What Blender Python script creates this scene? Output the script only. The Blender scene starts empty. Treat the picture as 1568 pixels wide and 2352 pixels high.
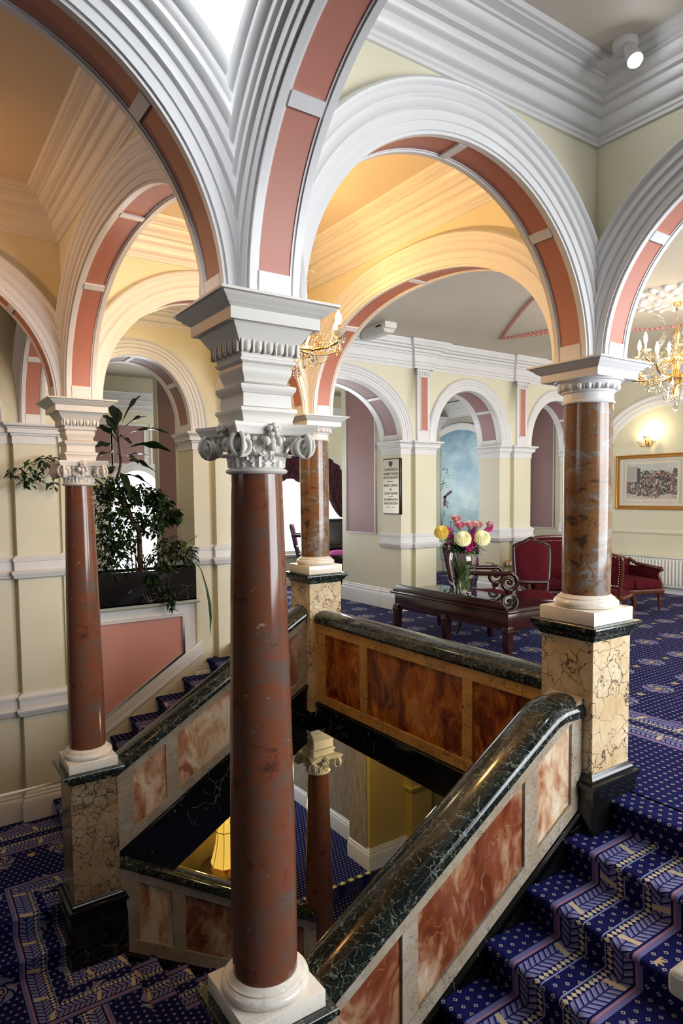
import bpy, bmesh, math, random
from math import sin, cos, pi, radians, sqrt, atan2, hypot
from mathutils import Vector, Matrix
SC = bpy.context.scene
COL = SC.collection
RND = random.Random(7)
A, B = 2.44, 3.406            # column spacing of the stair well
ZS = 2.8216                   # springing of the arches
ZL, ZM, ZG = -1.74, -2.127, -4.1   # side landings, main half landing, ground floor
NOSE = [2.41, 2.06, 1.70, 1.345, 1.0, .76, .53, .30, .07]
RISE = .1933

# ------------------------------------------------------------------ nodes
class E:
    """tiny expression wrapper over shader Math nodes"""
    def __init__(s, nt, sock): s.nt, s.s = nt, sock
    def m(s, op, *a):
        n = s.nt.nodes.new('ShaderNodeMath'); n.operation = op
        for i, v in enumerate((s,)+a):
            if isinstance(v, E): s.nt.links.new(v.s, n.inputs[i])
            else: n.inputs[i].default_value = v
        return E(s.nt, n.outputs[0])
    def __add__(s, o): return s.m('ADD', o)
    def __sub__(s, o): return s.m('SUBTRACT', o)
    def __mul__(s, o): return s.m('MULTIPLY', o)
    def __truediv__(s, o): return s.m('DIVIDE', o)
    def lt(s, o): return s.m('LESS_THAN', o)
    def gt(s, o): return s.m('GREATER_THAN', o)
    def abs(s): return s.m('ABSOLUTE')
    def fract(s): return s.m('FRACT')
    def floor(s): return s.m('FLOOR')
    def sin(s): return s.m('SINE')
    def sqrt(s): return s.m('SQRT')
    def mx(s, o): return s.m('MAXIMUM', o)
    def mn(s, o): return s.m('MINIMUM', o)
    def inv(s): return (s*-1.0)+1.0

class Mat:
    def __init__(s, name):
        s.m = bpy.data.materials.new(name); s.m.use_nodes = True
        s.nt = s.m.node_tree; s.nt.nodes.clear()
        s.out = s.nt.nodes.new('ShaderNodeOutputMaterial')
        s.b = s.nt.nodes.new('ShaderNodeBsdfPrincipled')
        s.nt.links.new(s.b.outputs[0], s.out.inputs[0])
    def n(s, t, **kw):
        x = s.nt.nodes.new(t)
        for k, v in kw.items():
            if k in x.inputs: x.inputs[k].default_value = v
            else: setattr(x, k, v)
        return x
    def l(s, a, b): s.nt.links.new(a, b)
    def coord(s, kind='Object', scale=(1, 1, 1), rot=(0, 0, 0)):
        tc = s.n('ShaderNodeTexCoord'); mp = s.n('ShaderNodeMapping')
        mp.inputs['Scale'].default_value = scale; mp.inputs['Rotation'].default_value = rot
        s.l(tc.outputs[kind], mp.inputs[0]); return mp.outputs[0]
    def noise(s, co, scale, detail=4, rough=.55, dist=0):
        x = s.n('ShaderNodeTexNoise'); s.l(co, x.inputs['Vector'])
        x.inputs['Scale'].default_value = scale; x.inputs['Detail'].default_value = detail
        x.inputs['Roughness'].default_value = rough; x.inputs['Distortion'].default_value = dist
        return x.outputs
    def voro(s, co, scale, feat='F1', rnd=1):
        x = s.n('ShaderNodeTexVoronoi'); x.feature = feat; s.l(co, x.inputs['Vector'])
        x.inputs['Scale'].default_value = scale; x.inputs['Randomness'].default_value = rnd
        return x.outputs
    def warp(s, co, scale, amt):
        nz = s.noise(co, scale, 3)
        v = s.n('ShaderNodeVectorMath', operation='SUBTRACT'); s.l(nz['Color'], v.inputs[0]); v.inputs[1].default_value = (.5,)*3
        w = s.n('ShaderNodeVectorMath', operation='SCALE'); s.l(v.outputs[0], w.inputs[0]); w.inputs['Scale'].default_value = amt
        a = s.n('ShaderNodeVectorMath', operation='ADD'); s.l(co, a.inputs[0]); s.l(w.outputs[0], a.inputs[1])
        return a.outputs[0]
    def ramp(s, fac, stops, interp='LINEAR'):
        r = s.n('ShaderNodeValToRGB'); cr = r.color_ramp; cr.interpolation = interp
        while len(cr.elements) < len(stops): cr.elements.new(.5)
        for e, (p, c) in zip(cr.elements, stops):
            e.position = p; e.color = (*c, 1) if len(c) == 3 else c
        s.l(fac.s if isinstance(fac, E) else fac, r.inputs[0]); return r.outputs[0]
    def mix(s, fac, a, b, mode='MIX'):
        x = s.n('ShaderNodeMix'); x.data_type = 'RGBA'; x.blend_type = mode
        for sk, v in ((x.inputs[0], fac), (x.inputs[6], a), (x.inputs[7], b)):
            if isinstance(v, E): s.l(v.s, sk)
            elif isinstance(v, (int, float)): sk.default_value = v
            elif isinstance(v, tuple): sk.default_value = (*v, 1)
            else: s.l(v, sk)
        return x.outputs[2]
    def set(s, col=None, rough=.5, spec=None, metal=None, bump=None, bstr=.2, bdist=.01, **kw):
        p = s.b.inputs
        if col is not None:
            if isinstance(col, tuple): p['Base Color'].default_value = (*col, 1)
            else: s.l(col, p['Base Color'])
        p['Roughness'].default_value = rough
        if spec is not None: p['Specular IOR Level'].default_value = spec
        if metal is not None: p['Metallic'].default_value = metal
        if bump is not None:
            bn = s.n('ShaderNodeBump'); bn.inputs['Strength'].default_value = bstr; bn.inputs['Distance'].default_value = bdist
            s.l(bump.s if isinstance(bump, E) else bump, bn.inputs['Height']); s.l(bn.outputs[0], p['Normal'])
        for k, v in kw.items(): p[k.replace('_', ' ')].default_value = v
        return s.m

def paint(name, c, var=.06, rough=.45):
    M = Mat(name); co = M.coord()
    nz = M.noise(co, 2.2, 5)
    d = tuple(max(0, x*(1-var)) for x in c); l = tuple(min(1, x*(1+var*.6)) for x in c)
    fine = M.noise(co, 60, 3)
    return M.set(M.ramp(nz['Fac'], [(.3, d), (.7, l)]), rough, bump=fine['Fac'], bstr=.05, bdist=.004)

WHITE = paint('white_gloss_paint', (.74, .735, .73), .03, .38)
CREAM = paint('cream_wall_paint', (.73, .69, .52), .04, .5)
OFFW = paint('off_white_wall_paint', (.80, .80, .76), .03, .5)
PINK = paint('pink_paint_shade_tone', (.50, .205, .15), .05, .5)  # soffit pink, darkened in its colour to stand for shade
PINK_LIT = paint('pink_paint_lit_tone', (.62, .285, .23), .04, .5)  # same pink in a lighter copy for the lit stair wall panel
MAUVE = paint('mauve_pink_paint', (.36, .205, .20), .05, .55)
CEIL = paint('ceiling_paint', (.64, .58, .49), .03, .6)
IVORY = paint('ivory_capital_paint', (.72, .69, .63), .04, .42)
ROSEP = paint('rose_rope_paint', (.55, .25, .2), .1, .5)
RADW = paint('radiator_enamel', (.78, .77, .73), .02, .3)
WOODPAPER = Mat('limed_wood_paper'); _c = WOODPAPER.coord(scale=(14, 14, 1.2)); _n = WOODPAPER.noise(_c, 4, 6, .6, .4)
WOODPAPER = WOODPAPER.set(WOODPAPER.ramp(_n['Fac'], [(.3, (.16, .10, .055)), (.5, (.33, .27, .2)), (.7, (.42, .38, .33))]), .5)

def shaft_marble(name, a, b, c, d, sc=1.0, rot=(0, .3, .4), st=(.34, .44, .53, .63), fl_=.69):
    M = Mat(name); co = M.warp(M.coord(rot=rot, scale=(1, 1, 1.5)), 3.0*sc, .3)
    n1 = M.noise(co, 3.6*sc, 9, .66, .9); n2 = M.noise(co, 9*sc, 6, .7, .3); n3 = M.noise(co, 1.5*sc, 6, .6, 1.3)
    v = M.voro(M.warp(co, 6*sc, .25), 9*sc, 'DISTANCE_TO_EDGE')
    base = M.ramp(M.e(n1['Fac'])*.75+M.e(n2['Fac'])*.25, list(zip(st, (d, a, b, c))))
    base = M.mix(M.e(n3['Fac']).m('SUBTRACT', .52).abs().lt(.018)*.7, base, a)
    vein = M.e(v['Distance']).lt(.014)*M.e(n2['Fac']).gt(.54)
    base = M.mix(vein*.4, base, d)
    fl = M.e(n2['Fac']).gt(fl_)
    base = M.mix(fl*.55, base, (.50, .33, .21)); dk = M.e(n2['Fac']).lt(.34); base = M.mix(dk*.6, base, tuple(x*.45 for x in d))
    return M.set(base, .13, spec=.5)
Mat.e = lambda s, sock: E(s.nt, sock)
SHAFT = shaft_marble('rosso_marble_shaft', (.185, .060, .030), (.145, .068, .043), (.120, .083, .068), (.075, .030, .022), st=(.36, .45, .53, .61), fl_=.67)
SHAFT2 = shaft_marble('amber_marble_shaft', (.22, .10, .035), (.15, .095, .06), (.23, .20, .18), (.055, .035, .028), 1.15, (.5, .3, .1), (.39, .46, .51, .58), .66)

def breccia(name, lo, hi, vein, sc=1.0, thick=.03):
    M = Mat(name); co = M.warp(M.coord(), 5*sc, .2)
    v1 = M.voro(co, 6.5*sc, 'DISTANCE_TO_EDGE'); v2 = M.voro(M.warp(co, 9*sc, .12), 15*sc, 'DISTANCE_TO_EDGE')
    n = M.noise(co, 3*sc, 6, .6); n2 = M.noise(co, 2.2*sc, 4, .6)
    base = M.ramp(n['Fac'], [(.3, lo), (.5, tuple((x+y)/2 for x, y in zip(lo, hi))), (.68, hi)])
    m1 = M.e(v1['Distance']).lt((M.e(n2['Fac'])-.35)*(thick*3.2))
    m2 = M.e(v2['Distance']).lt((M.e(n2['Fac'])-.46)*(thick*4.2))
    base = M.mix(m1*.85, base, vein); base = M.mix(m2*.8, base, vein)
    return M.set(base, .15, spec=.5)
SIENA = breccia('siena_breccia_marble', (.46, .29, .12), (.68, .57, .38), (.06, .042, .035), 1.15, .036)
SIENAG = breccia('grey_breccia_marble', (.22, .115, .045), (.33, .25, .155), (.03, .032, .026), 1.5, .055)
PALEM = breccia('pale_breccia_frame', (.30, .225, .145), (.40, .36, .29), (.10, .08, .065), 2.2, .022)
AMBER = breccia('amber_breccia_frame', (.42, .19, .04), (.56, .32, .09), (.07, .035, .02), 1.6, .03)

def onyx(name, dark, mid, light, white, sc=1.0, bias=0.0, rot=(.3, .5, .2)):
    M = Mat(name); co = M.warp(M.coord(rot=rot, scale=(1.5, 1.5, .8)), 2.2*sc, .45)
    n = M.noise(co, 2.4*sc, 7, .6, .9); n2 = M.noise(co, 7*sc, 5, .6, .4)
    f = M.e(n['Fac'])*.8+M.e(n2['Fac'])*.2+bias
    base = M.ramp(f, [(.36, dark), (.46, mid), (.56, light), (.66, white)])
    n3 = M.noise(co, 1.3*sc, 3, .5, 2)
    base = M.mix(M.e(n3['Fac']).m('SUBTRACT', .5).abs().lt(.004)*.45, base, light)
    return M.set(base, .12, spec=.55)
ONYX_R = onyx('red_onyx_panel', (.115, .026, .012), (.20, .055, .022), (.36, .2, .11), (.55, .42, .3))
ONYX_A = onyx('amber_onyx_panel', (.05, .008, .002), (.17, .032, .004), (.40, .12, .014), (.55, .26, .06), 1.1, -.01, (.2, .3, .8))
ONYX_W = onyx('white_onyx_panel', (.17, .045, .02), (.38, .17, .09), (.58, .42, .27), (.68, .6, .46), 1.0, .03, (.5, .2, .4))

def veined(name, base, vein, vein2, sc=1.0, dens=1.0, rough=.12):
    M = Mat(name); co = M.warp(M.coord(), 6*sc, .18)
    n = M.noise(co, 4*sc, 6, .65, .5); n2 = M.noise(M.warp(co, 20*sc, .06), 16*sc, 6, .75, 1.6); n3 = M.noise(co, 45*sc, 3, .6, 1)
    c = M.ramp(n['Fac'], [(.35, base), (.7, tuple(x*2.2+.004 for x in base))])
    v = M.voro(M.warp(co, 14*sc, .09), 17*sc, 'DISTANCE_TO_EDGE'); v2 = M.voro(M.warp(co, 30*sc, .05), 38*sc, 'DISTANCE_TO_EDGE')
    r1 = M.e(v['Distance']).lt(.022*dens)*M.e(n2['Fac']).gt(.50)
    r2 = M.e(v2['Distance']).lt(.030*dens)*M.e(n['Fac']).gt(.52)*M.e(n3['Fac']).gt(.5)
    c = M.mix(r1*.8, c, vein); c = M.mix(r2*.5, c, vein2)
    return M.set(c, rough, spec=.5)
GREEN = veined('verde_serpentine_marble', (.0055, .0075, .006), (.20, .23, .18), (.13, .16, .11), 1.0, 1.5)
def blackm():
    M = Mat('black_veined_marble'); co = M.warp(M.coord(), 2.5, .3)
    n = M.voro(co, 1.7, 'DISTANCE_TO_EDGE'); n2 = M.voro(M.warp(co, 7, .12), 6, 'DISTANCE_TO_EDGE'); m = M.noise(co, 2.4, 3)
    r = M.e(n['Distance']).lt(.004)*M.e(m['Fac']).gt(.52)
    r2 = M.e(n2['Distance']).lt(.010)*M.e(m['Fac']).gt(.60)
    c = M.mix(r*.28, (.0045, .0045, .005), (.40, .38, .35)); c = M.mix(r2*.5, c, (.3, .28, .26))
    return M.set(c, .12, spec=.45)
BLACK = blackm()
def whitem():
    M = Mat('white_marble'); co = M.warp(M.coord(), 4, .3); n = M.noise(co, 5, 5, .6, 1)
    c = M.mix(M.e(n['Fac']).m('SUBTRACT', .5).abs().lt(.006)*.35, (.78, .73, .64), (.42, .38, .34))
    return M.set(c, .2, spec=.5)
WMARB = whitem()

def wood(name, a, b, rough=.18, sc=(18, 18, 2)):
    M = Mat(name); n = M.noise(M.coord(scale=sc), 2, 6, .6, .6)
    return M.set(M.ramp(n['Fac'], [(.3, a), (.7, b)]), rough, spec=.5)
MAHOG = wood('mahogany', (.014, .003, .002), (.036, .008, .005))
DARKW = wood('ebonised_wood', (.006, .004, .004), (.014, .008, .007), .25)
REDW = wood('red_brown_frame_wood', (.05, .012, .006), (.11, .028, .013))
def velvet(name, c, sheen=.6, dots=None):
    M = Mat(name); n = M.noise(M.coord(), 90, 3); n2 = M.noise(M.coord(), 6, 3)
    col = M.ramp(n2['Fac'], [(.3, tuple(x*.75 for x in c)), (.7, tuple(min(1, x*1.2) for x in c))])
    m = M.set(col, .85, spec=.15, bump=n['Fac'], bstr=.15, bdist=.003)
    M.b.inputs['Sheen Weight'].default_value = sheen; M.b.inputs['Sheen Tint'].default_value = (*[min(1, x*3) for x in c], 1)
    return m
REDV = velvet('crimson_velvet', (.062, .0022, .006), .12)
PURV = velvet('magenta_velvet', (.22, .03, .14), .3)
def simple(name, c, rough=.5, metal=0, spec=.5, **kw):
    M = Mat(name); n = M.noise(M.coord(), 25, 3)
    col = M.ramp(n['Fac'], [(.3, tuple(x*.9 for x in c)), (.7, tuple(min(1, x*1.06) for x in c))])
    return M.set(col, rough, spec=spec, metal=metal, **kw)
GOLD = simple('gilded_brass', (.90, .60, .24), .22, 1)
SHELL = simple('ivory_glass_pan', (.88, .80, .62), .25)
GILT = simple('gilt_frame', (.50, .24, .055), .3, .75)
SILVER = simple('nickel_studs', (.75, .7, .62), .25, 1)
DARKM = simple('dark_iron', (.03, .028, .025), .4, .6)
def glassm(name, c=(1, 1, 1), rough=.0, ior=1.45):
    M = Mat(name); M.set(c, rough); M.b.inputs['Transmission Weight'].default_value = 1; M.b.inputs['IOR'].default_value = ior
    return M.m
GLASS = glassm('clear_glass'); CRYST = glassm('cut_crystal', (1, .97, .9), .02, 1.5); WATER = glassm('vase_water', (.97, 1, .97), 0, 1.33)
def emit(name, c, s, base=(.8, .8, .8)):
    M = Mat(name); M.set(base, .5); M.b.inputs['Emission Color'].default_value = (*c, 1); M.b.inputs['Emission Strength'].default_value = s
    return M.m
BULB = emit('lit_candle_bulb', (1, .86, .62), 30); SPOTB = emit('lit_spot_lens', (.93, .96, 1), 60)
SKYW = emit('bright_sky_glass', (.93, .97, 1), 3.2)
def leafm(name, a, b, rough=.35):
    M = Mat(name); n = M.noise(M.coord(), 14, 3)
    m = M.set(M.ramp(n['Fac'], [(.3, a), (.7, b)]), rough, spec=.4); M.b.inputs['Transmission Weight'].default_value = 0
    return m
LEAFD = leafm('dark_glossy_leaf', (.006, .014, .006), (.014, .034, .012)); LEAFG = leafm('green_leaf', (.012, .035, .008), (.04, .095, .02))
LEAFY = leafm('yellow_edged_leaf', (.05, .11, .02), (.32, .32, .06)); STEMG = leafm('flower_stem', (.06, .14, .02), (.2, .32, .06))
BARK = simple('red_brown_bark', (.11, .035, .016), .7); BARKD = simple('dark_stem_bark', (.05, .035, .02), .7)
SOIL = simple('potting_soil', (.02, .013, .008), .95)
ROSE_P = simple('pink_rose_petal', (.85, .33, .42), .6); ROSE_L = simple('pale_pink_rose_petal', (.88, .5, .5), .6)
CHRYS = simple('lemon_petal', (.90, .87, .50), .6); CHRY2 = simple('golden_petal', (.80, .56, .09), .6); MAGE = simple('magenta_petal', (.55, .012, .22), .6)

# ------------------------------------------------------------------ carpet
def carpet(name, mode, ros=None, borders=None):
    """navy wilton: small diamonds, rosettes, leaf borders. coordinates are UV in metres.
       borders: list of ('u'|'v', centre) double leaf bands"""
    M = Mat(name); tc = M.n('ShaderNodeUVMap'); sx = M.n('ShaderNodeSeparateXYZ'); M.l(tc.outputs[0], sx.inputs[0])
    u, v = M.e(sx.outputs[0]), M.e(sx.outputs[1])
    nz = M.noise(M.coord(), 160, 2); col = M.ramp(nz['Fac'], [(.3, (.004, .005, .048)), (.7, (.009, .011, .095))])
    # small diamond rings, staggered
    P = .062
    row = (v/P).floor(); su = (u/P+(row*.5)).fract()-.5; sv = (v/P).fract()-.5
    d = su.abs()+sv.abs(); ring = d.lt(.23)*d.gt(.11)
    col = M.mix(ring*.75, col, (.46, .43, .38))
    if mode != 'plain':
        Q = .62
        r2 = (v/Q).floor(); a = ((u/Q+r2*.5).fract()-.5)*Q; b = ((v/Q).fract()-.5)*Q
        rr = (a*a+b*b).sqrt()
        ang = b.m('ARCTAN2', a)
        ok = (rr*0.0+1.0) if ros is None else u.gt(ros)
        big = rr.lt(.145)*ok; col = M.mix(big, col, (.010, .012, .085))
        swirl = (ang*6.0+rr*60.0).sin()
        pet = big*rr.gt(.082)*swirl.gt(-.72); col = M.mix(pet*.85, col, (.20, .20, .34))
        gold = big*rr.gt(.075)*(ang*3.0+rr*40).sin().gt(.975); col = M.mix(gold*.7, col, (.50, .38, .22))
        core = ok*rr.lt(.055)*((ang*8.0).sin()*.012+.036).gt(rr); col = M.mix(core, col, (.45, .33, .17))
        rim = ok*(rr-.062).abs().lt(.006); col = M.mix(rim, col, (.36, .34, .34))
        a2 = ((u/Q+r2*.5+.5).fract()-.5)*Q; r3 = (a2*a2+b*b).sqrt(); an3 = b.m('ARCTAN2', a2)
        sm = ok*r3.lt((an3*8.0).sin()*.012+.036); col = M.mix(sm, col, (.40, .30, .16))
    for ax, c0 in (borders or []):
        x, t = (u, v) if ax == 'u' else (v, u)
        k = (x-c0).abs()
        # field inside the double band is plain with diamonds
        zone = k.lt(.285)*k.gt(.10)
        col = M.mix(zone, col, (.007, .008, .07))
        lf = ((k-.165)/.055)
        chev = ((t/.042)+lf.abs()*.9).fract()
        leaf = lf.abs().lt(1.0)*chev.gt(.28); leafd = lf.abs().lt(.08)
        col = M.mix(leaf*.9, col, (.155, .165, .36)); col = M.mix(lf.abs().lt(1.0)*chev.gt(.62)*.5, col, (.30, .31, .50)); col = M.mix(leafd, col, (.02, .02, .10))
        tie = lf.abs().lt(1.0)*((t/.36).fract()-.5+lf*.04).abs().lt(.05); col = M.mix(tie, col, (.50, .42, .28))
        stripe = (k-.255).abs().lt(.022); col = M.mix(stripe, col, (.13, .13, .30))
        pk = (k-.243).abs().lt(.005); col = M.mix(pk, col, (.38, .16, .17))
        dd = (k-.088).abs()/.022+((t/.036).fract()-.5).abs()*2.2; col = M.mix(dd.lt(.95), col, (.52, .46, .32))
        ln = (k-.060).abs().lt(.0045); col = M.mix(ln, col, (.22, .26, .42))
    return M.set(col, .95, spec=.1, bump=nz['Fac'], bstr=.5, bdist=.006)
C_R = carpet('navy_stair_carpet', 'full', ros=.93, borders=[('u', .60), ('u', 1.70)])
C_H = carpet('navy_hall_carpet', 'full', ros=4.15, borders=[('u', 3.85)])
C_L = carpet('navy_landing_carpet', 'full', borders=[('u', .48)])
C_W = carpet('navy_wall_border_carpet', 'full', borders=[('v', .52)])
C_G = carpet('navy_ground_carpet', 'full')
C_T = carpet('navy_plain_carpet', 'plain')
# ------------------------------------------------------------------ mesh builder
ORG = {}
class MB:
    def __init__(s): s.v = []; s.f = []; s.mi = []; s.uv = []; s.cur = 0
    def add(s, vs, fs, uvs=None):
        o = len(s.v); s.v += [tuple(p) for p in vs]
        for i, f in enumerate(fs):
            s.f.append([o+k for k in f]); s.mi.append(s.cur); s.uv.append(uvs[i] if uvs else None)
    def box(s, x0, y0, z0, x1, y1, z1):
        s.add([(x, y, z) for z in (z0, z1) for x, y in ((x0, y0), (x1, y0), (x1, y1), (x0, y1))],
              [(3, 2, 1, 0), (4, 5, 6, 7), (0, 1, 5, 4), (1, 2, 6, 5), (2, 3, 7, 6), (3, 0, 4, 7)]); return s
    def poly(s, pts): s.add(pts, [list(range(len(pts)))]); return s
    def prism(s, poly, axis, a0, a1):
        """poly in the two remaining axes (in x,y,z order), extruded along axis"""
        def p(q, a):
            if axis == 'x': return (a, q[0], q[1])
            if axis == 'y': return (q[0], a, q[1])
            return (q[0], q[1], a)
        n = len(poly)
        s.add([p(q, a0) for q in poly]+[p(q, a1) for q in poly],
              [list(range(n))[::-1], list(range(n, 2*n))]+[(i, (i+1) % n, n+(i+1) % n, n+i) for i in range(n)]); return s
    def lathe(s, cx, cy, prof, seg=40, cap=True, off=0):
        n = len(prof); vs = []
        for r, z in prof:
            for k in range(seg):
                a = 2*pi*k/seg+off; vs.append((cx+r*cos(a), cy+r*sin(a), z))
        fs = [(i*seg+k, i*seg+(k+1) % seg, (i+1)*seg+(k+1) % seg, (i+1)*seg+k) for i in range(n-1) for k in range(seg)]
        if cap: fs += [list(range(seg))[::-1], [(n-1)*seg+k for k in range(seg)]]
        s.add(vs, fs); return s
    def sq(s, cx, cy, prof):
        vs = []; n = len(prof)
        for h, z in prof: vs += [(cx-h, cy-h, z), (cx+h, cy-h, z), (cx+h, cy+h, z), (cx-h, cy+h, z)]
        fs = [(i*4+k, i*4+(k+1) % 4, i*4+4+(k+1) % 4, i*4+4+k) for i in range(n-1) for k in range(4)]
        fs += [(3, 2, 1, 0), tuple((n-1)*4+k for k in range(4))]
        s.add(vs, fs); return s
    def tube(s, pts, r, seg=8, cap=True):
        pts = [Vector(p) for p in pts]; n = len(pts)
        rs = r if isinstance(r, (list, tuple)) else [r]*n
        vs = []; up = Vector((0, 0, 1)); prev = None
        for i, p in enumerate(pts):
            t = (pts[min(i+1, n-1)]-pts[max(i-1, 0)])
            if t.length < 1e-9: t = Vector((0, 0, 1))
            t.normalize()
            if prev is None:
                a = up if abs(t.z) < .9 else Vector((1, 0, 0)); x = t.cross(a).normalized()
            else:
                x = prev-t*prev.dot(t)
                x = x.normalized() if x.length > 1e-6 else t.orthogonal().normalized()
            prev = x; y = t.cross(x)
            for k in range(seg):
                a = 2*pi*k/seg; vs.append(p+(x*cos(a)+y*sin(a))*rs[i])
        fs = [(i*seg+k, i*seg+(k+1) % seg, (i+1)*seg+(k+1) % seg, (i+1)*seg+k) for i in range(n-1) for k in range(seg)]
        if cap: fs += [list(range(seg))[::-1], [(n-1)*seg+k for k in range(seg)]]
        s.add(vs, fs); return s
    def ball(s, c, r, nu=10, nv=6, M=None):
        if not isinstance(r, (tuple, list)): r = (r, r, r)
        c = Vector(c); vs = []
        for i in range(nv+1):
            t = pi*i/nv
            for k in range(nu):
                a = 2*pi*k/nu; q = Vector((r[0]*sin(t)*cos(a), r[1]*sin(t)*sin(a), -r[2]*cos(t)))
                vs.append(c+(M @ q if M else q))
        s.add(vs, [(i*nu+k, i*nu+(k+1) % nu, (i+1)*nu+(k+1) % nu, (i+1)*nu+k) for i in range(nv) for k in range(nu)]); return s
    def sweep(s, prof, frames, closed=False, capped=True):
        """prof: list of (a,b); frames: list of (origin, A, B) vectors"""
        n = len(prof); vs = []
        for o, a, b in frames:
            o, a, b = Vector(o), Vector(a), Vector(b)
            for p, q in prof: vs.append(o+a*p+b*q)
        m = len(frames); fs = []
        R = range(m if closed else m-1)
        for i in R:
            j = (i+1) % m
            for k in range(n-1): fs.append((i*n+k, i*n+k+1, j*n+k+1, j*n+k))
        if capped and not closed: fs += [list(range(n))[::-1], [(m-1)*n+k for k in range(n)]]
        s.add(vs, fs); return s
    def grid(s, rows, uvrows=None):
        m, n = len(rows), len(rows[0]); vs = [p for r in rows for p in r]
        fs = [(i*n+k, i*n+k+1, (i+1)*n+k+1, (i+1)*n+k) for i in range(m-1) for k in range(n-1)]
        uv = None
        if uvrows: uv = [[uvrows[i][k], uvrows[i][k+1], uvrows[i+1][k+1], uvrows[i+1][k]] for i in range(m-1) for k in range(n-1)]
        s.add(vs, fs, uv); return s
    def build(s, name, mat, parent=None, smooth=40, bevel=0, bseg=2, weld=True, local=False):
        me = bpy.data.meshes.new(name)
        o = ORG.get(parent, Vector((0, 0, 0))) if parent and not local else Vector((0, 0, 0))
        me.from_pydata([(p[0]-o.x, p[1]-o.y, p[2]-o.z) for p in s.v], [], s.f)
        for m in (mat if isinstance(mat, (list, tuple)) else [mat]): me.materials.append(m)
        me.polygons.foreach_set('material_index', s.mi)
        if any(u for u in s.uv):
            lay = me.uv_layers.new(name='UVMap')
            for p, u in zip(me.polygons, s.uv):
                if u:
                    for li, q in zip(p.loop_indices, u): lay.data[li].uv = q
        bm = bmesh.new(); bm.from_mesh(me)
        if weld: bmesh.ops.remove_doubles(bm, verts=bm.verts, dist=1e-5)
        bmesh.ops.recalc_face_normals(bm, faces=bm.faces)
        if bevel:
            ed = [e for e in bm.edges if len(e.link_faces) == 2 and e.calc_face_angle(0) > .5]
            bmesh.ops.bevel(bm, geom=ed, offset=bevel, segments=bseg, affect='EDGES', profile=.5, clamp_overlap=True)
        bm.to_mesh(me); bm.free()
        if smooth:
            for p in me.polygons: p.use_smooth = True
            me.set_sharp_from_angle(angle=radians(smooth))
        ob = bpy.data.objects.new(name, me); COL.objects.link(ob)
        if parent: ob.parent = parent; ORG[ob] = ORG.get(parent, Vector((0, 0, 0))) if not local else Vector((0, 0, 0))
        return ob

def tag(o, label=None, cat=None, group=None, kind=None):
    if label: o['label'] = label
    if cat: o['category'] = cat
    if group: o['group'] = group
    if kind: o['kind'] = kind
    return o
def thing(name, label, cat, loc=(0, 0, 0), rz=0, group=None, local=False, kind=None):
    o = bpy.data.objects.new(name, None); COL.objects.link(o); o.location = loc; o.rotation_euler = (0, 0, rz)
    o.empty_display_size = .1
    ORG[o] = Vector((0, 0, 0)) if local else Vector(loc)
    return tag(o, label, cat, group, kind)
def struct(mb, name, mat, parent=None, **k):
    o = mb.build(name, mat, parent, **k)
    if not parent: o['kind'] = 'structure'
    return o
def setting(name, label=None):
    o = bpy.data.objects.new(name, None); COL.objects.link(o); o['kind'] = 'structure'
    if label: o['label'] = label
    ORG[o] = Vector((0, 0, 0)); return o
def dup(o, parent=None):
    c = o.copy(); COL.objects.link(c)
    if parent is not None: c.parent = parent
    for ch in list(o.children): dup(ch, c)
    return c
def place(src, loc, rz=None, label=None, scale=None):
    c = dup(src); c.location = loc
    if rz is not None: c.rotation_euler[2] = rz
    if label: c['label'] = label
    if scale: c.scale = scale
    return c

# ------------------------------------------------------------------ arches
ARCH_PROF = [(0, -.01), (0, .010), (.042, .010), (.046, .019), (.088, .020), (.092, .030), (.098, .037), (.106, .030), (.140, .031), (.145, .041),
             (.152, .046), (.160, .041), (.190, .043), (.196, .056), (.214, .066), (.230, .056), (.236, .03), (.236, -.01)]
ARCH_WIDE = ARCH_PROF[:-2]+[(.236, .05), (.240, .036), (.262, .034), (.268, .044), (.280, .050), (.300, .046), (.306, .060), (.322, .070), (.338, .074), (.352, .060), (.358, .03), (.358, -.01)]
def arch_curve(a0, a1, z0, rise, n=2.0, seg=48):
    mid, a = (a0+a1)/2, (a1-a0)/2; P = []
    for i in range(seg+1):
        t = pi*i/seg; c, q = cos(t), sin(t)
        P.append((mid-a*math.copysign(abs(c)**(2/n), c), z0+rise*(max(0, q)**(2/n))))
    N = []
    for i in range(seg+1):
        if i == 0: N.append((-1, 0)); continue
        if i == seg: N.append((1, 0)); continue
        dx, dz = P[i+1][0]-P[i-1][0], P[i+1][1]-P[i-1][1]; l = hypot(dx, dz); N.append((-dz/l, dx/l))
    return P, N
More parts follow.
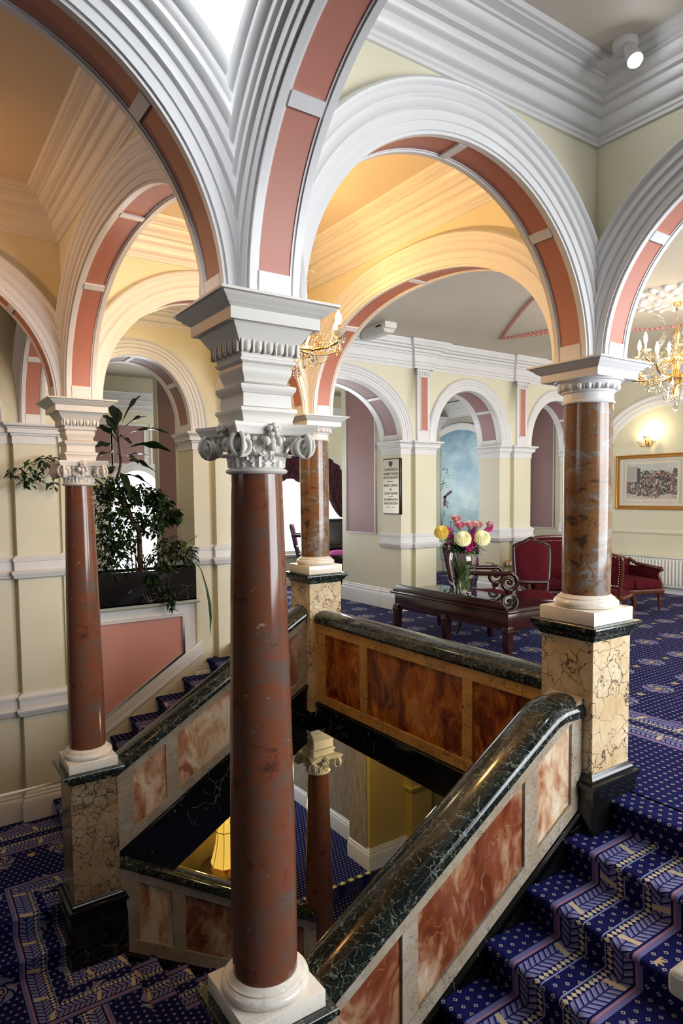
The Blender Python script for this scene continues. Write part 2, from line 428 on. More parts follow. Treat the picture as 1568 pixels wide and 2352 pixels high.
def arch(name, axis, e0, e1, a0, a1, c, rise, n=2.0, mats=(None, None), z0=ZS, ht=.12, top=4.46, ribs=(45, 90, 135),
         sides=(-1, 1), panel=None, prof=ARCH_PROF, base=.13, dome=False, white=None, seg=48, label=None, pw=None, ring=True, prof2=None):
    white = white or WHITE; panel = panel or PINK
    mf, mb_ = mats[0] or CREAM, mats[1] or CREAM
    P, N = arch_curve(a0, a1, z0, rise, n, seg)
    def W(s, off, z): return (s, c+off, z) if axis == 'x' else (c+off, s, z)
    root = setting(name, label)
    w = MB()
    for k, off in ((0, -ht), (1, ht)):
        w.cur = k
        for i in range(seg):
            w.poly([W(P[i][0], off, P[i][1]), W(P[i+1][0], off, P[i+1][1]), W(P[i+1][0], off, top), W(P[i][0], off, top)])
        if a0 > e0: w.poly([W(e0, off, z0), W(a0, off, z0), W(a0, off, top), W(e0, off, top)])
        if e1 > a1: w.poly([W(a1, off, z0), W(e1, off, z0), W(e1, off, top), W(a1, off, top)])
    w.cur = 2
    for i in range(seg):
        w.poly([W(P[i][0], -ht, P[i][1]), W(P[i+1][0], -ht, P[i+1][1]), W(P[i+1][0], ht, P[i+1][1]), W(P[i][0], ht, P[i][1])])
    w.poly([W(e0, -ht, top), W(e1, -ht, top), W(e1, ht, top), W(e0, ht, top)])
    w.build('arch_spandrel', [mf, mb_, white], root, smooth=30)
    if ring:
        for sgn in sides:
            r = MB(); fr = []
            for (s_, z_), (nx, nz) in zip(P, N):
                o = Vector(W(s_, sgn*ht, z_)); a = Vector(W(s_+nx, sgn*ht, z_+nz))-o; b = Vector(W(s_, sgn*ht+sgn, z_))-o
                fr.append((o, a, b))
            r.sweep(prof2 if (prof2 and sgn < 0) else prof, fr); r.build('archivolt', white, root, smooth=50)
    # soffit: framed painted panels between ribs
    pw = pw or ht-.045
    fr = MB()
    def strip(o0, o1, d0, i0=0, i1=None):
        i1 = seg if i1 is None else i1
        F = []
        for i in range(i0, i1+1):
            (s_, z_), (nx, nz) = P[i], N[i]
            o = Vector(W(s_, 0, z_)); F.append((o, Vector(W(s_, 1, z_))-o, o-Vector(W(s_+nx, 0, z_+nz))))
        fr.sweep([(o0, -.003), (o0, d0), (o1, d0), (o1, -.003)], F)
    strip(-ht+.001, -pw-.012, .016); strip(-pw-.012, -pw, .009); strip(pw, pw+.012, .009); strip(pw+.012, ht-.001, .016)
    L = [0]
    for i in range(seg): L.append(L[-1]+hypot(P[i+1][0]-P[i][0], P[i+1][1]-P[i][1]))
    def at(l):
        for i in range(seg):
            if L[i+1] >= l-1e-9:
                t = (l-L[i])/(L[i+1]-L[i]); p = (P[i][0]+(P[i+1][0]-P[i][0])*t, P[i][1]+(P[i+1][1]-P[i][1])*t)
                m = (N[i][0]+(N[i+1][0]-N[i][0])*t, N[i][1]+(N[i+1][1]-N[i][1])*t); h = hypot(*m); return p, (m[0]/h, m[1]/h)
        return P[-1], N[-1]
    T = L[-1]
    def band(mb, l0, l1, o0, o1, d0, d1, k):
        F = []
        for q in range(k+1):
            p, m = at(l0+(l1-l0)*q/k); o = Vector(W(p[0], 0, p[1])); F.append((o, Vector(W(p[0], 1, p[1]))-o, o-Vector(W(p[0]+m[0], 0, p[1]+m[1]))))
        mb.sweep([(o0, d0), (o0, d1), (o1, d1), (o1, d0)], F)
    cuts = [base]+[T*r/180 for r in ribs]+[T-base]
    band(fr, 0, base-.02, -pw, pw, -.003, .016, 4); band(fr, T-base+.02, T, -pw, pw, -.003, .016, 4)
    for l in cuts[1:-1]: band(fr, l-.028, l+.028, -pw, pw, -.003, .016, 2)
    fr.build('soffit_moulding', white, root, smooth=50)
    for l0, l1 in zip(cuts[:-1], cuts[1:]):
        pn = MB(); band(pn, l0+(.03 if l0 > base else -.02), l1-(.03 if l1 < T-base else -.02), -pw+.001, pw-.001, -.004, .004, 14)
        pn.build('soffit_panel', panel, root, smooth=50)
    return root

CORN = [(0, 0), (.018, 0), (.018, .02), (.028, .026), (.028, .045), (.04, .05), (.06, .075), (.07, .11), (.07, .125), (.085, .13), (.10, .15), (.105, .175), (.135, .18), (.135, .21),
        (.15, .215), (.175, .235), (.185, .26), (.20, .262), (.20, .28), (.25, .285), (.25, .297), (.27, .30), (.28, .318), (.28, .33)]
def cornice(name, x0, y0, x1, y1, z, inset=.12, mat=None, prof=CORN, parent=None, sides=(1, 1, 1, 1), scale=1):
    """mitred cornice running round the inside of a bay"""
    r = MB(); x0 += inset; y0 += inset; x1 -= inset; y1 -= inset
    cs = [((x0, y0), (1, 1)), ((x1, y0), (-1, 1)), ((x1, y1), (-1, -1)), ((x0, y1), (1, -1))]
    fr = [((p[0], p[1], z), (d[0]*scale, d[1]*scale, 0), (0, 0, scale)) for p, d in cs]
    for i in range(4):
        if sides[i]: r.sweep(prof, [fr[i], fr[(i+1) % 4]], capped=False)
    return struct(r, name, mat or WHITE, parent, smooth=35)

# ------------------------------------------------------------------ columns
def spiral(mb, c, ex, ey, ez, r0, turns=1.8, w=.0105, depth=.02, sgn=1):
    """scroll of a volute in the plane ex,ey, facing ez"""
    c, ex, ey, ez = Vector(c), Vector(ex), Vector(ey), Vector(ez); pts = []; rad = []
    n = 30
    for i in range(n+1):
        t = i/n; a = sgn*(pi*.5-2*pi*turns*t); r = r0*(1-t)**.85+.005
        pts.append(c+ex*(r*cos(a))+ey*(r*sin(a))+ez*(depth*(.35+.65*t))); rad.append(w*(1-.55*t))
    mb.tube(pts, rad, 6)
    M = Matrix((ex, ey, ez)).transposed()
    mb.ball(c+ez*depth*.1, (r0*.96, r0*.96, depth*.40), 16, 6, M)
    mb.ball(c+ez*depth*1.05, (.014, .014, .012), 8, 5, M)
def leafcap(mb, cx, cy, r, z0, h, a, w, out, curl=.03):
    """one acanthus leaf on the bell"""
    rows = []; n = 9
    for i in range(n+1):
        t = i/n; rr = r+out*(t**2.2); z = z0+h*t-(curl*max(0, t-.75)/.25 if t > .75 else 0)
        if t > .75: rr += curl*.5*(t-.75)/.25
        ww = w*(.75+.35*sin(pi*min(1, t*1.15)))*(1+.22*sin(t*22))*(1-.75*max(0, t-.8)/.2)
        row = []
        for k in range(-3, 4):
            q = k/3; aa = a+q*ww/r*.5; bulge = .010*(1-q*q)+.006*cos(q*9)
            row.append((cx+(rr+bulge)*cos(aa), cy+(rr+bulge)*sin(aa), z-.012*abs(q)*t))
        rows.append(row)
    mb.grid(rows)
def composite_capital(cx, cy, zb, zt, rb, half, parent, mat):
    """zb astragal bottom, zt abacus top"""
    m = MB(); h = zt-zb
    m.lathe(cx, cy, [(rb, zb), (rb+.016, zb+.004), (rb+.022, zb+.013), (rb+.016, zb+.022), (rb+.004, zb+.026), (rb-.002, zb+.034), (rb+.004, zb+.07), (rb+.018, zt-.055), (rb+.02, zt-.04)], 36)
    for k in range(8): leafcap(m, cx, cy, rb-.004, zb+.03, h*.40, 2*pi*k/8+pi/8, .085, .022)
    for k in range(8): leafcap(m, cx, cy, rb, zb+.06, h*.50, 2*pi*k/8, .075, .03)
    # egg ring under abacus
    for k in range(24):
        a = 2*pi*k/24; m.ball((cx+(rb+.024)*cos(a), cy+(rb+.024)*sin(a), zt-.062), .013, 6, 5)
    m.build('capital_bell', mat, parent, smooth=60)
    ab = MB(); n = 12; pts = []
    for s in range(4):
        a = pi/2*s-pi*3/4
        c0 = Vector((cos(a), sin(a)))*half*sqrt(2); c1 = Vector((cos(a+pi/2), sin(a+pi/2)))*half*sqrt(2)
        nrm = Vector((cos(a+pi/4), sin(a+pi/4)))
        for i in range(n+1):
            t = .03+.94*i/n; p = c0.lerp(c1, t)-nrm*(half*.26*(1-(2*t-1)**2)); pts.append((cx+p.x, cy+p.y))
    def ring(f, z): return [(cx+(x-cx)*f, cy+(y-cy)*f, z) for x, y in pts]
    N_ = len(pts); lv = [(.90, zt-.046), (.93, zt-.040), (.94, zt-.030), (.985, zt-.018), (1, zt-.012), (1, zt)]
    vs = []
    for f, z in lv: vs += ring(f, z)
    fs = [(i*N_+k, i*N_+(k+1) % N_, (i+1)*N_+(k+1) % N_, (i+1)*N_+k) for i in range(len(lv)-1) for k in range(N_)]
    fs += [list(range(N_))[::-1], [(len(lv)-1)*N_+k for k in range(N_)]]
    ab.add(vs, fs)
    ab.build('capital_abacus', mat, parent, smooth=40)
    for sx in (-1, 1):
        for sy in (-1, 1):
            v = MB(); q = half*.765; r0 = h*.25
            zc = zt-.046-r0*.92
            # scroll visible on the x-face and on the y-face of this corner
            spiral(v, (cx+sx*(q-.012), cy+sy*(q-.01), zc), (sx, 0, 0), (0, 0, 1), (0, sy, 0), r0, sgn=1, depth=.022)
            spiral(v, (cx+sx*(q-.01), cy+sy*(q-.012), zc), (0, sy, 0), (0, 0, 1), (sx, 0, 0), r0, sgn=1, depth=.022)
            M = Matrix.Rotation(atan2(sy, sx), 3, 'Z')
            v.ball((cx+sx*q*.80, cy+sy*q*.80, zc), (r0*.5, r0*.6, r0*.8), 12, 8, M)
            v.tube([(cx+sx*q*.35, cy+sy*q*.35, zt-.09), (cx+sx*q*.62, cy+sy*q*.62, zt-.06), (cx+sx*q*.9, cy+sy*q*.9, zt-.05)], [.018, .024, .03], 8)
            v.build('volute', mat, parent, smooth=60)
    for k in range(4):
        a = pi/2*k; f = MB(); d = half*.80
        px, py = cx+d*cos(a), cy+d*sin(a); tx, ty = -sin(a), cos(a)
        for i in range(5):
            b = 2*pi*i/5+.3; f.ball((px+tx*.02*cos(b), py+ty*.02*cos(b), zt-.028+.02*sin(b)), (.014, .014, .014), 7, 5)
        f.ball((px+.012*cos(a), py+.012*sin(a), zt-.028), .013, 7, 5)
        for i in (-1, 1): f.ball((px+tx*.03*i-.01*cos(a), py+ty*.03*i-.01*sin(a), zt-.075), (.016, .016, .022), 7, 5)
        f.ball((px-.018*cos(a), py-.018*sin(a), zt-.085), (.018, .018, .034), 8, 6)
        f.build('fleuron', mat, parent, smooth=60)

def eggs_square(mb, cx, cy, half, z, hh, n):
    for s in range(4):
        a = pi/2*s; nx, ny = cos(a), sin(a); tx, ty = -ny, nx
        for i in range(n):
            t = (i+.5)/n*2-1; p = (cx+nx*half+tx*half*t*.94, cy+ny*half+ty*half*t*.94)
            w = half/n*.62
            mb.ball((p[0], p[1], z), (abs(tx)*w+abs(nx)*.012, abs(ty)*w+abs(ny)*.012, hh*.5), 8, 6)
        for i in range(n+1):
            t = i/n*2-1; p = (cx+nx*half+tx*half*t*.94, cy+ny*half+ty*half*t*.94)
            mb.box(p[0]-.004-abs(nx)*.006, p[1]-.004-abs(ny)*.006, z-hh*.5, p[0]+.004+abs(nx)*.006, p[1]+.004+abs(ny)*.006, z+hh*.45)
def eggs_round(mb, cx, cy, r, z, hh, n):
    for i in range(n):
        a = 2*pi*i/n; M = Matrix.Rotation(a, 3, 'Z')
        mb.ball((cx+r*cos(a), cy+r*sin(a), z), (.016, r*pi/n*.6, hh*.5), 8, 6, M)
        b = a+pi/n; p = Vector((cx+(r-.002)*cos(b), cy+(r-.002)*sin(b), z)); mb.ball(p, (.011, .005, hh*.45), 6, 5, Matrix.Rotation(b, 3, 'Z'))
CORONA = [(.214, 2.716), (.214, 2.764), (.222, 2.768), (.228, 2.774), (.238, 2.779), (.246, 2.790), (.262, 2.800), (.268, 2.808), (.281, 2.811), (.281, ZS)]
def col_base(cx, cy, zt, parent, half=.208, hp=.084, r=.156):
    p = MB().box(cx-half, cy-half, zt-hp, cx+half, cy+half, zt); p.build('plinth', WMARB, parent, bevel=.006)
    t = MB().lathe(cx, cy, [(r+.02, zt), (.196, zt+.003), (.207, zt+.017), (.209, zt+.028), (.205, zt+.041), (.194, zt+.051), (.183, zt+.055), (.183, zt+.064), (.172, zt+.068), (r+.006, zt+.078), (r-.004, zt+.085)], 48)
    t.build('base_torus', WMARB, parent, smooth=60)
def column_tall(cx, cy, zt, label, shaftmat, capmat=None, dz=0, entab=True):
    """zt: top of white plinth; dz shifts the whole capital (lower storey)"""
    capmat = capmat or IVORY
    t = thing('stone_column', label, 'column', (cx, cy, zt-.084), group=None)
    col_base(cx, cy, zt, t)
    z0, z1 = zt+.07, 2.095+dz
    pr = []
    for i in range(25):
        u = i/24; z = z0+(z1-z0)*u; r = .1525+.004*sin(min(1, u*3)*pi/2)-.0415*max(0, (u-.10)/.9)**1.35; pr.append((r, z))
    MB().lathe(cx, cy, pr, 56).build('shaft', shaftmat, t, smooth=60)
    composite_capital(cx, cy, 2.09+dz, 2.305+dz, .118, .213, t, capmat)
    if entab:
        e = MB().sq(cx, cy, [(h, z+dz) for h, z in [(.121, 2.28), (.121, 2.325), (.126, 2.34), (.128, 2.35), (.137, 2.36), (.137, 2.374), (.119, 2.382), (.117, 2.436), (.124, 2.44), (.126, 2.446),
                             (.133, 2.455), (.135, 2.472), (.112, 2.48), (.104, 2.49), (.112, 2.512), (.120, 2.53), (.122, 2.548), (.117, 2.562), (.132, 2.572), (.134, 2.584), (.126, 2.588), (.128, 2.60),
                             (.150, 2.655), (.165, 2.678), (.178, 2.70), (.19, 2.716)]])
        e.build('entablature_block', capmat, t, smooth=35)
        g = MB(); eggs_square(g, cx, cy, .143, 2.632+dz, .058, 5); g.build('egg_and_dart', capmat, t, smooth=60)
        c = MB().sq(cx, cy, [(h, z+dz) for h, z in CORONA]); c.build('cornice_slab', capmat, t, smooth=35)
    return t
def column_short(cx, cy, zt, label, shaftmat):
    t = thing('stone_column', label, 'column', (cx, cy, zt-.084))
    col_base(cx, cy, zt, t, half=.211, hp=.091)
    pr = [(.153+.004*sin(u*pi), zt+.07+(2.578-zt-.07)*u) for u in [i/16 for i in range(17)]]
    MB().lathe(cx, cy, pr, 56).build('shaft', shaftmat, t, smooth=60)
    n = MB().lathe(cx, cy, [(.150, 2.565), (.161, 2.567), (.166, 2.575), (.161, 2.584), (.157, 2.588), (.157, 2.632), (.168, 2.640), (.166, 2.65), (.176, 2.66), (.190, 2.685), (.199, 2.703), (.214, 2.708), (.218, 2.718)], 48)
    n.build('necking', WHITE, t, smooth=40)
    g = MB(); eggs_round(g, cx, cy, .180, 2.672, .05, 20); g.build('egg_and_dart', WHITE, t, smooth=60)
    MB().sq(cx, cy, CORONA).build('cornice_slab', WHITE, t, smooth=35)
    return t
def pedestal(cx, cy, ztop, zfloor, zlow, label, body):
    """ztop: top of dark cap; zfloor: level where the black base block stops; zlow: bottom of the extra lower block"""
    t = thing('marble_pedestal', label, 'pedestal', (cx, cy, min(zfloor, zlow)))
    MB().sq(cx, cy, [(.205, ztop-.10), (.212, ztop-.088), (.212, ztop-.078), (.228, ztop-.066), (.238, ztop-.05), (.240, ztop-.042), (.252, ztop-.036), (.256, ztop-.02), (.252, ztop-.004), (.248, ztop)]).build('cap_slab', GREEN, t, smooth=35)
    MB().box(cx-.2, cy-.2, zfloor+.19, cx+.2, cy+.2, ztop-.098).build('body', body, t, bevel=.003, bseg=1)
    MB().sq(cx, cy, [(.236, zfloor), (.236, zfloor+.10), (.252, zfloor+.104), (.256, zfloor+.12), (.25, zfloor+.138), (.228, zfloor+.145), (.225, zfloor+.16), (.212, zfloor+.178), (.203, zfloor+.192)]).build('base_block', BLACK, t, smooth=35)
    hb = .246 if zlow < -1.9 else .2365
    if zlow < zfloor: MB().box(cx-hb, cy-hb, zlow, cx+hb, cy+hb, zfloor+.002).build('lower_base_block', BLACK, t, bevel=.004)
    return t

# ------------------------------------------------------------------ balustrades
def rail_prof(hw=.15, h=.135, n=14):
    p = [(-hw+.02, 0), (-hw, .02)]
    for i in range(n+1):
        a = pi-pi*i/n; p.append((hw*cos(a), .03+(h-.03)*sin(a)**.75))
    return p+[(hw, .02), (hw-.02, 0)]
def balustrade(name, label, axis, c, s0, s1, zf, lines, stiles, frame, panels, rail, ends=None, blackpoly=True, hw=.13, railend=None, railhw=.152, railh=.130):
    """zf(s): slope line; lines = offsets (rail bottom, panel top, panel bottom, frame bottom, black bottom)"""
    t = thing(name, label, 'balustrade', (s0, c, zf(s0)+lines[4]) if axis == 'x' else (c, s0, zf(s0)+lines[4]))
    rb, pt, pb, fb, bb = lines
    pl = 'y' if axis == 'x' else 'x'
    def pri(mb, a0, a1, l0, l1, w):
        mb.prism([(a0, zf(a0)+l0), (a1, zf(a1)+l0), (a1, zf(a1)+l1), (a0, zf(a0)+l1)], pl, c-w, c+w)
    f = MB(); pri(f, s0, s1, pt, rb+.002, hw); f.build('top_frame_strip', frame, t, bevel=.002, bseg=1)
    f = MB(); pri(f, s0, s1, fb, pb, hw); f.build('bottom_frame_strip', frame, t, bevel=.002, bseg=1)
    for a0, a1 in stiles:
        f = MB(); pri(f, a0, a1, pb, pt, hw-.001); f.build('frame_stile', frame, t, bevel=.002, bseg=1)
    gaps = list(zip([a[1] for a in stiles[:-1]], [a[0] for a in stiles[1:]]))
    for (a0, a1), m in zip(gaps, panels):
        f = MB(); pri(f, a0-.003, a1+.003, pb-.003, pt+.003, hw-.018); f.build('stone_panel', m, t)
    if bb < fb:
        f = MB(); pri(f, s0, s1, bb, fb, hw-.006); pri(f, s0, s1, fb-.055, fb-.008, hw+.012); pri(f, s0, s1, fb-.03, fb-.012, hw+.022); f.build('black_stringer', BLACK, t, bevel=.003, bseg=1)
    P = []
    n = 24
    rs1 = s1 if railend is None else railend
    for i in range(n+1):
        s = s0+(s1-s0)*i/n; z = zf(min(s, rs1))+rb
        if railend is not None and s > rs1-.12: # ease to level
            u = min(1, (s-(rs1-.12))/.12); z = zf(rs1-.12)+rb+(zf(rs1)-zf(rs1-.12))*(u-.5*u*u) if s <= rs1 else zf(rs1-.12)+rb+(zf(rs1)-zf(rs1-.12))*.5
        P.append((s, z))
    fr = []
    for s, z in P:
        fr.append(((s, c, z), (0, 1, 0), (0, 0, 1)) if axis == 'x' else ((c, s, z), (1, 0, 0), (0, 0, 1)))
    r = MB(); r.sweep(rail_prof(railhw, railh), fr); 
    o = r.build('hand_rail', rail, t, smooth=50)
    return t
# ------------------------------------------------------------------ columns and pedestals of the well
column_tall(0, 0, -.315, 'tall red-brown marble column in the foreground, scrolled white capital, nearest to the camera', SHAFT)
column_tall(0, B, -.315, 'tall red-brown marble column with scrolled capital at the left, in front of the potted plants', SHAFT)
column_short(A, 0, 1.239, 'shorter brown and grey marble column at the right, beside the writing table', SHAFT2)
column_short(A, B, 1.239, 'short amber marble column at the back of the well, half hidden by the foreground column', SHAFT2)
pedestal(0, 0, -.399, ZL, ZM, 'marble pedestal under the foreground column, only its dark cap showing at the bottom edge', SIENAG)
pedestal(0, B, -.399, ZL, ZM, 'brown veined marble pedestal with tall black base on the left stair landing', SIENAG)
pedestal(A, 0, 1.148, 0, -.62, 'yellow and cream breccia pedestal at the head of the right stairs', SIENA)
pedestal(A, B, 1.148, -.52, -.52, 'yellow breccia pedestal at the back of the well beside the short amber column', SIENA)
# column below the upper landing
column_tall(A, B, -3.06, 'red-brown column on the floor below, seen through the stair well', SHAFT, IVORY, dz=-3.18, entab=False)
_low = [o for o in COL.objects if o.name.startswith('stone_column')][-1]
MB().sq(A, B, [(.13, -.90), (.13, -.83), (.142, -.82), (.142, -.80), (.125, -.79), (.125, -.70), (.135, -.69), (.15, -.64), (.165, -.63), (.17, -.60), (.21, -.57), (.215, -.545), (.215, -.53)]).build('entablature_block', IVORY, _low, smooth=35)
pedestal(A, B, -3.146, ZG, ZG, 'dark marble pedestal under the column on the floor below', SIENAG)
# next pier line on the camera side (only the corner of a plinth reaches into the picture)
t = thing('marble_pedestal', 'white stone slab corner cut by the right edge, above the right stair carpet', 'pedestal', (0, -2.28, ZL))
MB().box(-.213, -2.485, 1.052, .205, -2.058, 1.102).build('plinth', WMARB, t, bevel=.012, bseg=3)
MB().box(-.175, -2.455, ZL, .175, -2.105, 1.056).build('body', SIENAG, t)

# ------------------------------------------------------------------ balustrades
S6 = lambda s: .6*s
LIN = (-.667, -.745, -1.275, -1.375, -2.03)
balustrade('marble_balustrade', 'sloping marble balustrade with white and rust onyx panels rising from the left column', 'x', B, .2, A-.2, S6, LIN,
           [(.2, .364), (.674, .792), (1.69, 1.81), (2.13, A-.2)], PALEM, [ONYX_W, ONYX_W, ONYX_R], GREEN, hw=.125)
balustrade('marble_balustrade', 'sloping marble balustrade with red onyx panels and glossy green rail beside the right stairs', 'x', 0, .2, A-.2, S6, LIN,
           [(.2, .33), (.735, .846), (1.689, 1.812), (2.131, A-.2)], PALEM, [ONYX_R, ONYX_R, ONYX_W], GREEN, railend=2.08)
balustrade('marble_balustrade', 'level marble balustrade with dark amber panels along the upper landing', 'y', A, .2, B-.2, lambda s: 0, (.625, .53, -.125, -.22, -.53),
           [(.2, .27), (.92, 1.03), (2.30, 2.413), (3.04, B-.2)], AMBER, [ONYX_A, ONYX_A, ONYX_A], GREEN)
balustrade('marble_balustrade', 'lower marble balustrade sloping down from the left column towards the ground floor', 'x', B-.03, .2, A-.14, lambda s: -.64*s, (-1.245, -1.335, -1.89, -2.03, -2.5),
           [(.2, .379), (.692, .817), (1.65, 1.77), (2.14, A-.14)], PALEM, [ONYX_W, ONYX_R, ONYX_R], GREEN, hw=.125, railhw=.15, railh=.13)

# ------------------------------------------------------------------ floors, landings and stairs
def stair_path(nos, z0, rise, end_x, lower, r=.022):
    """polyline (s,z) from the upper floor down: s falls"""
    P = []; z = z0
    P.append((end_x, z0))
    for k, x in enumerate(nos):
        z = z0-rise*k
        P += [(x+.03, z), (x+r*.3, z), (x-r*.5, z-r*.35), (x-r*.75, z-r), (x-r*.5, z-r*1.7), (x+.012, z-r*2.3)]
        P.append((x+.022, z-rise+.012)); P.append((x+.018, z-rise))
    P.append((lower, z-rise))
    return P
def carpet_run(P, a0, a1, axis, uf, name, mat, vs=0, sgn=1):
    """sweep a path in the (axis,z) plane across the other axis a0..a1"""
    rows = []; uvr = []; L = vs; prev = None
    k = max(2, int(abs(a1-a0)/.4))
    for s, z in P:
        if prev: L += hypot(s-prev[0], z-prev[1])
        prev = (s, z); r = []; u = []
        for i in range(k+1):
            a = a0+(a1-a0)*i/k; r.append((s, a, z) if axis == 'x' else (a, s, z)); u.append((uf(a), L))
        rows.append(r); uvr.append(u)
    m = MB(); m.grid(rows, uvr); return m
stR = setting('stair_flight', 'carpeted flight rising to the upper landing at the right')
P = stair_path(NOSE, 0, RISE, 2.62, -2.4)
carpet_run(P[:8], -.14, -2.3, 'x', lambda y: -y, 0, 0).build('landing_nosing', C_T, stR, smooth=50)
carpet_run(P[7:], -.14, -2.3, 'x', lambda y: -y, 0, 0).build('stair_carpet', C_R, stR, smooth=50)
stL = setting('stair_flight', 'carpeted flight rising along the left wall')
carpet_run(P[:-1]+[(-.35, ZL)], B+.11, 5.6, 'x', lambda y: 5.5-y+.1, 0, 0).build('stair_carpet', C_R, stL, smooth=50)
# solid stringer under both flights so nothing is paper thin
for nm, y0, y1, st in (('stair_underside', -.12, -2.3, stR), ('stair_underside', B+.1, 5.6, stL)):
    m = MB(); m.prism([(2.44, -.24), (.1, -1.80), (.1, -1.95), (2.44, -.56)], 'y', y0, y1); m.build(nm, CREAM, st)
m = MB(); m.prism([(2.42, -.005), (2.42, -.6), (-.1, -2.05), (-.1, -1.5)], 'y', -.10, -.152); m.build('stair_string', BLACK, stR)
# main half landing, two steps up to each side landing, and the central flight going down
C_M = None
def landing_carpet():
    M = Mat('navy_border_carpet'); tc = M.n('ShaderNodeTexCoord'); sx = M.n('ShaderNodeSeparateXYZ'); M.l(tc.outputs['Object'], sx.inputs[0])
    return M
lm = MB()
def flat(mb, x0, y0, x1, y1, z, uf, n=1):
    mb.add([(x0, y0, z), (x1, y0, z), (x1, y1, z), (x0, y1, z)], [(0, 1, 2, 3)], [[uf(x0, y0), uf(x1, y0), uf(x1, y1), uf(x0, y1)]])
land = setting('stair_landing', 'carpeted half landing')
# u follows the rectangular distance from the left pedestal so the leaf border turns round its corner
YN = [3.62, 3.30]
def strip_L(P, name):
    # mitred U of carpet round the pedestal: west strip and south strip, each with its own uv
    pass
def path_y(y_top):
    P = [(y_top, ZL)]; z = ZL; r = .02
    for y in YN:
        P += [(y+.02, z), (y+.004, z), (y-.012, z-.008), (y-.016, z-.022), (y-.01, z-.036), (y+.012, z-.05), (y+.018, z-RISE)]; z -= RISE
    return P, z
PY_, zlow = path_y(5.6)
ZM = ZL-2*RISE
# west part (x from -2.44 to -.1): path runs in -y; band measured from x=.1
PW = PY_+[(-.12, ZM)]
m = carpet_run(PW, -2.44, -.02, 'y', lambda x: -x+.12, 0, 0)
m.build('landing_carpet', C_L, land, smooth=50)
def patch(pts, uvs, mat):
    mb = MB(); mb.add(pts, [tuple(range(len(pts)))], [uvs]); mb.build('landing_carpet', mat, land)
q = [(-.09, 3.645), (-.02, 3.645), (-.02, 4.16), (-.63, 4.16)]; patch([(x, y, ZL+.004) for x, y in q], [(y-B, x) for x, y in q], C_L)
q = [(-2.44, 4.16), (.12, 4.16), (.12, 5.6), (-2.44, 5.6)]; patch([(x, y, ZL+.003) for x, y in q], [(x, 5.6-y) for x, y in q], C_W)
m = carpet_run([(5.6, ZL+.001), (3.64, ZL+.001)], -.02, .12, 'y', lambda x: -x+.12, 0, 0); m.build('landing_carpet', C_L, land)
# south strip beside the pedestal carrying the border along x, then the central flight
xs = [.19+.30*k for k in range(11)]
P2 = [(-.02, ZM+.001)]; z = ZM+.001
for x in xs:
    P2 += [(x-.02, z), (x-.004, z), (x+.012, z-.008), (x+.016, z-.022), (x+.01, z-.036), (x-.012, z-.05), (x-.018, z-RISE)]; z -= RISE
P2.append((3.4, z))
m = carpet_run(P2, B-.12, .1, 'x', lambda y: B-y, 0, 0); m.build('stair_carpet', C_L, land, smooth=50)
# border strip lying along x on the main landing (from x=-.62)
def tri_strip():
    mb = MB(); z = ZM+.003
    pts = [(-.02, B-.20), (-.02, B-.78), (-.62, B-.78), (-.02, B-.20)]
    mb.add([(-.02, B-.17, z), (-.62, B-.765, z), (-.02, B-.765, z)], [(0, 1, 2)], [[(.17, 1.0), (.765, .4), (.765, 1.0)]])
    return mb
tri_strip().build('landing_carpet', C_L, land)
m = MB().box(-2.44, -.3, ZM-.3, .1, 3.35, ZM-.01); m.box(-2.44, 3.35, ZM-.3, .07, 3.66, ZL-RISE-.01); m.box(-2.44, 3.66, ZM-.3, .07, 5.6, ZL-.012); m.build('landing_slab', CREAM, land)
m = MB(); m.prism([(.1, ZM-.24), (3.45, ZM-.24-2.17), (3.45, ZM-2.6), (.1, ZM-.4)], 'y', .1, B-.12); m.build('stair_underside', CREAM, land)
m = carpet_run([(-.12, ZL), (-2.4, ZL)], -2.44, -.35, 'y', lambda x: -x, 0, 0); m.build('landing_carpet', C_R, land)
# black skirting under the lower balustrade
m = MB(); m.prism([(.24, ZM-.02), (.24, -2.2), (2.3, -3.52), (2.3, -3.95)], 'y', B-.15, B-.02); m.build('stair_string', BLACK, land)
# upper hall floor
fl = MB()
def uvh(x, y): return (x, y)
flat(fl, 2.60, -2.3, 12.5, -.0, 0, uvh); flat(fl, A+.12, 0, 12.5, B, .0, uvh); flat(fl, 2.60, B, 12.5, 11.5, 0, uvh)
fl.build('floor', C_H)['kind'] = 'structure'
sl = MB(); sl.box(2.5, -2.3, -.53, 12.5, 0, -.012); sl.box(A-.08, 0, -.53, 12.5, 11.5, -.012); o = struct(sl, 'floor_slab', CREAM)

# ------------------------------------------------------------------ arches and bays
R24, R34 = .18, .18
ARC = dict(rise=1.0)
def ax_(name, y, x0, x1, **k): return arch(name, 'x', x0, x1, x0+.18, x1-.18, y, (x1-x0-.36)/2, **k)
def ay_(name, x, y0, y1, rise=None, n=2.0, **k): return arch(name, 'y', y0, y1, y0+.18, y1-.18, x, rise or (y1-y0-.36)/2, n=n, **k)
Y0, Y5, X0 = -2.28, 5.69, -2.44
ax_('wall_front', 0, 0, A, mats=(CREAM, CREAM), label='arch between the foreground column and the right column')
ax_('wall_front', 0, X0, 0, mats=(OFFW, CREAM), prof2=ARCH_WIDE, label='arch springing left from the foreground column')
ay_('wall_left', 0, Y0, 0, rise=.96, mats=(OFFW, CREAM), prof2=ARCH_WIDE, label='arch springing right from the foreground column')
ay_('wall_left', 0, 0, B, rise=1.0, n=2.25, label='wide arch between the foreground and left columns')
ay_('wall_left', 0, B, Y5, rise=.96, label='arch from the left column to the wall pilaster')
ay_('wall_right', A, Y0, 0, rise=.96, label='arch springing right from the right column')
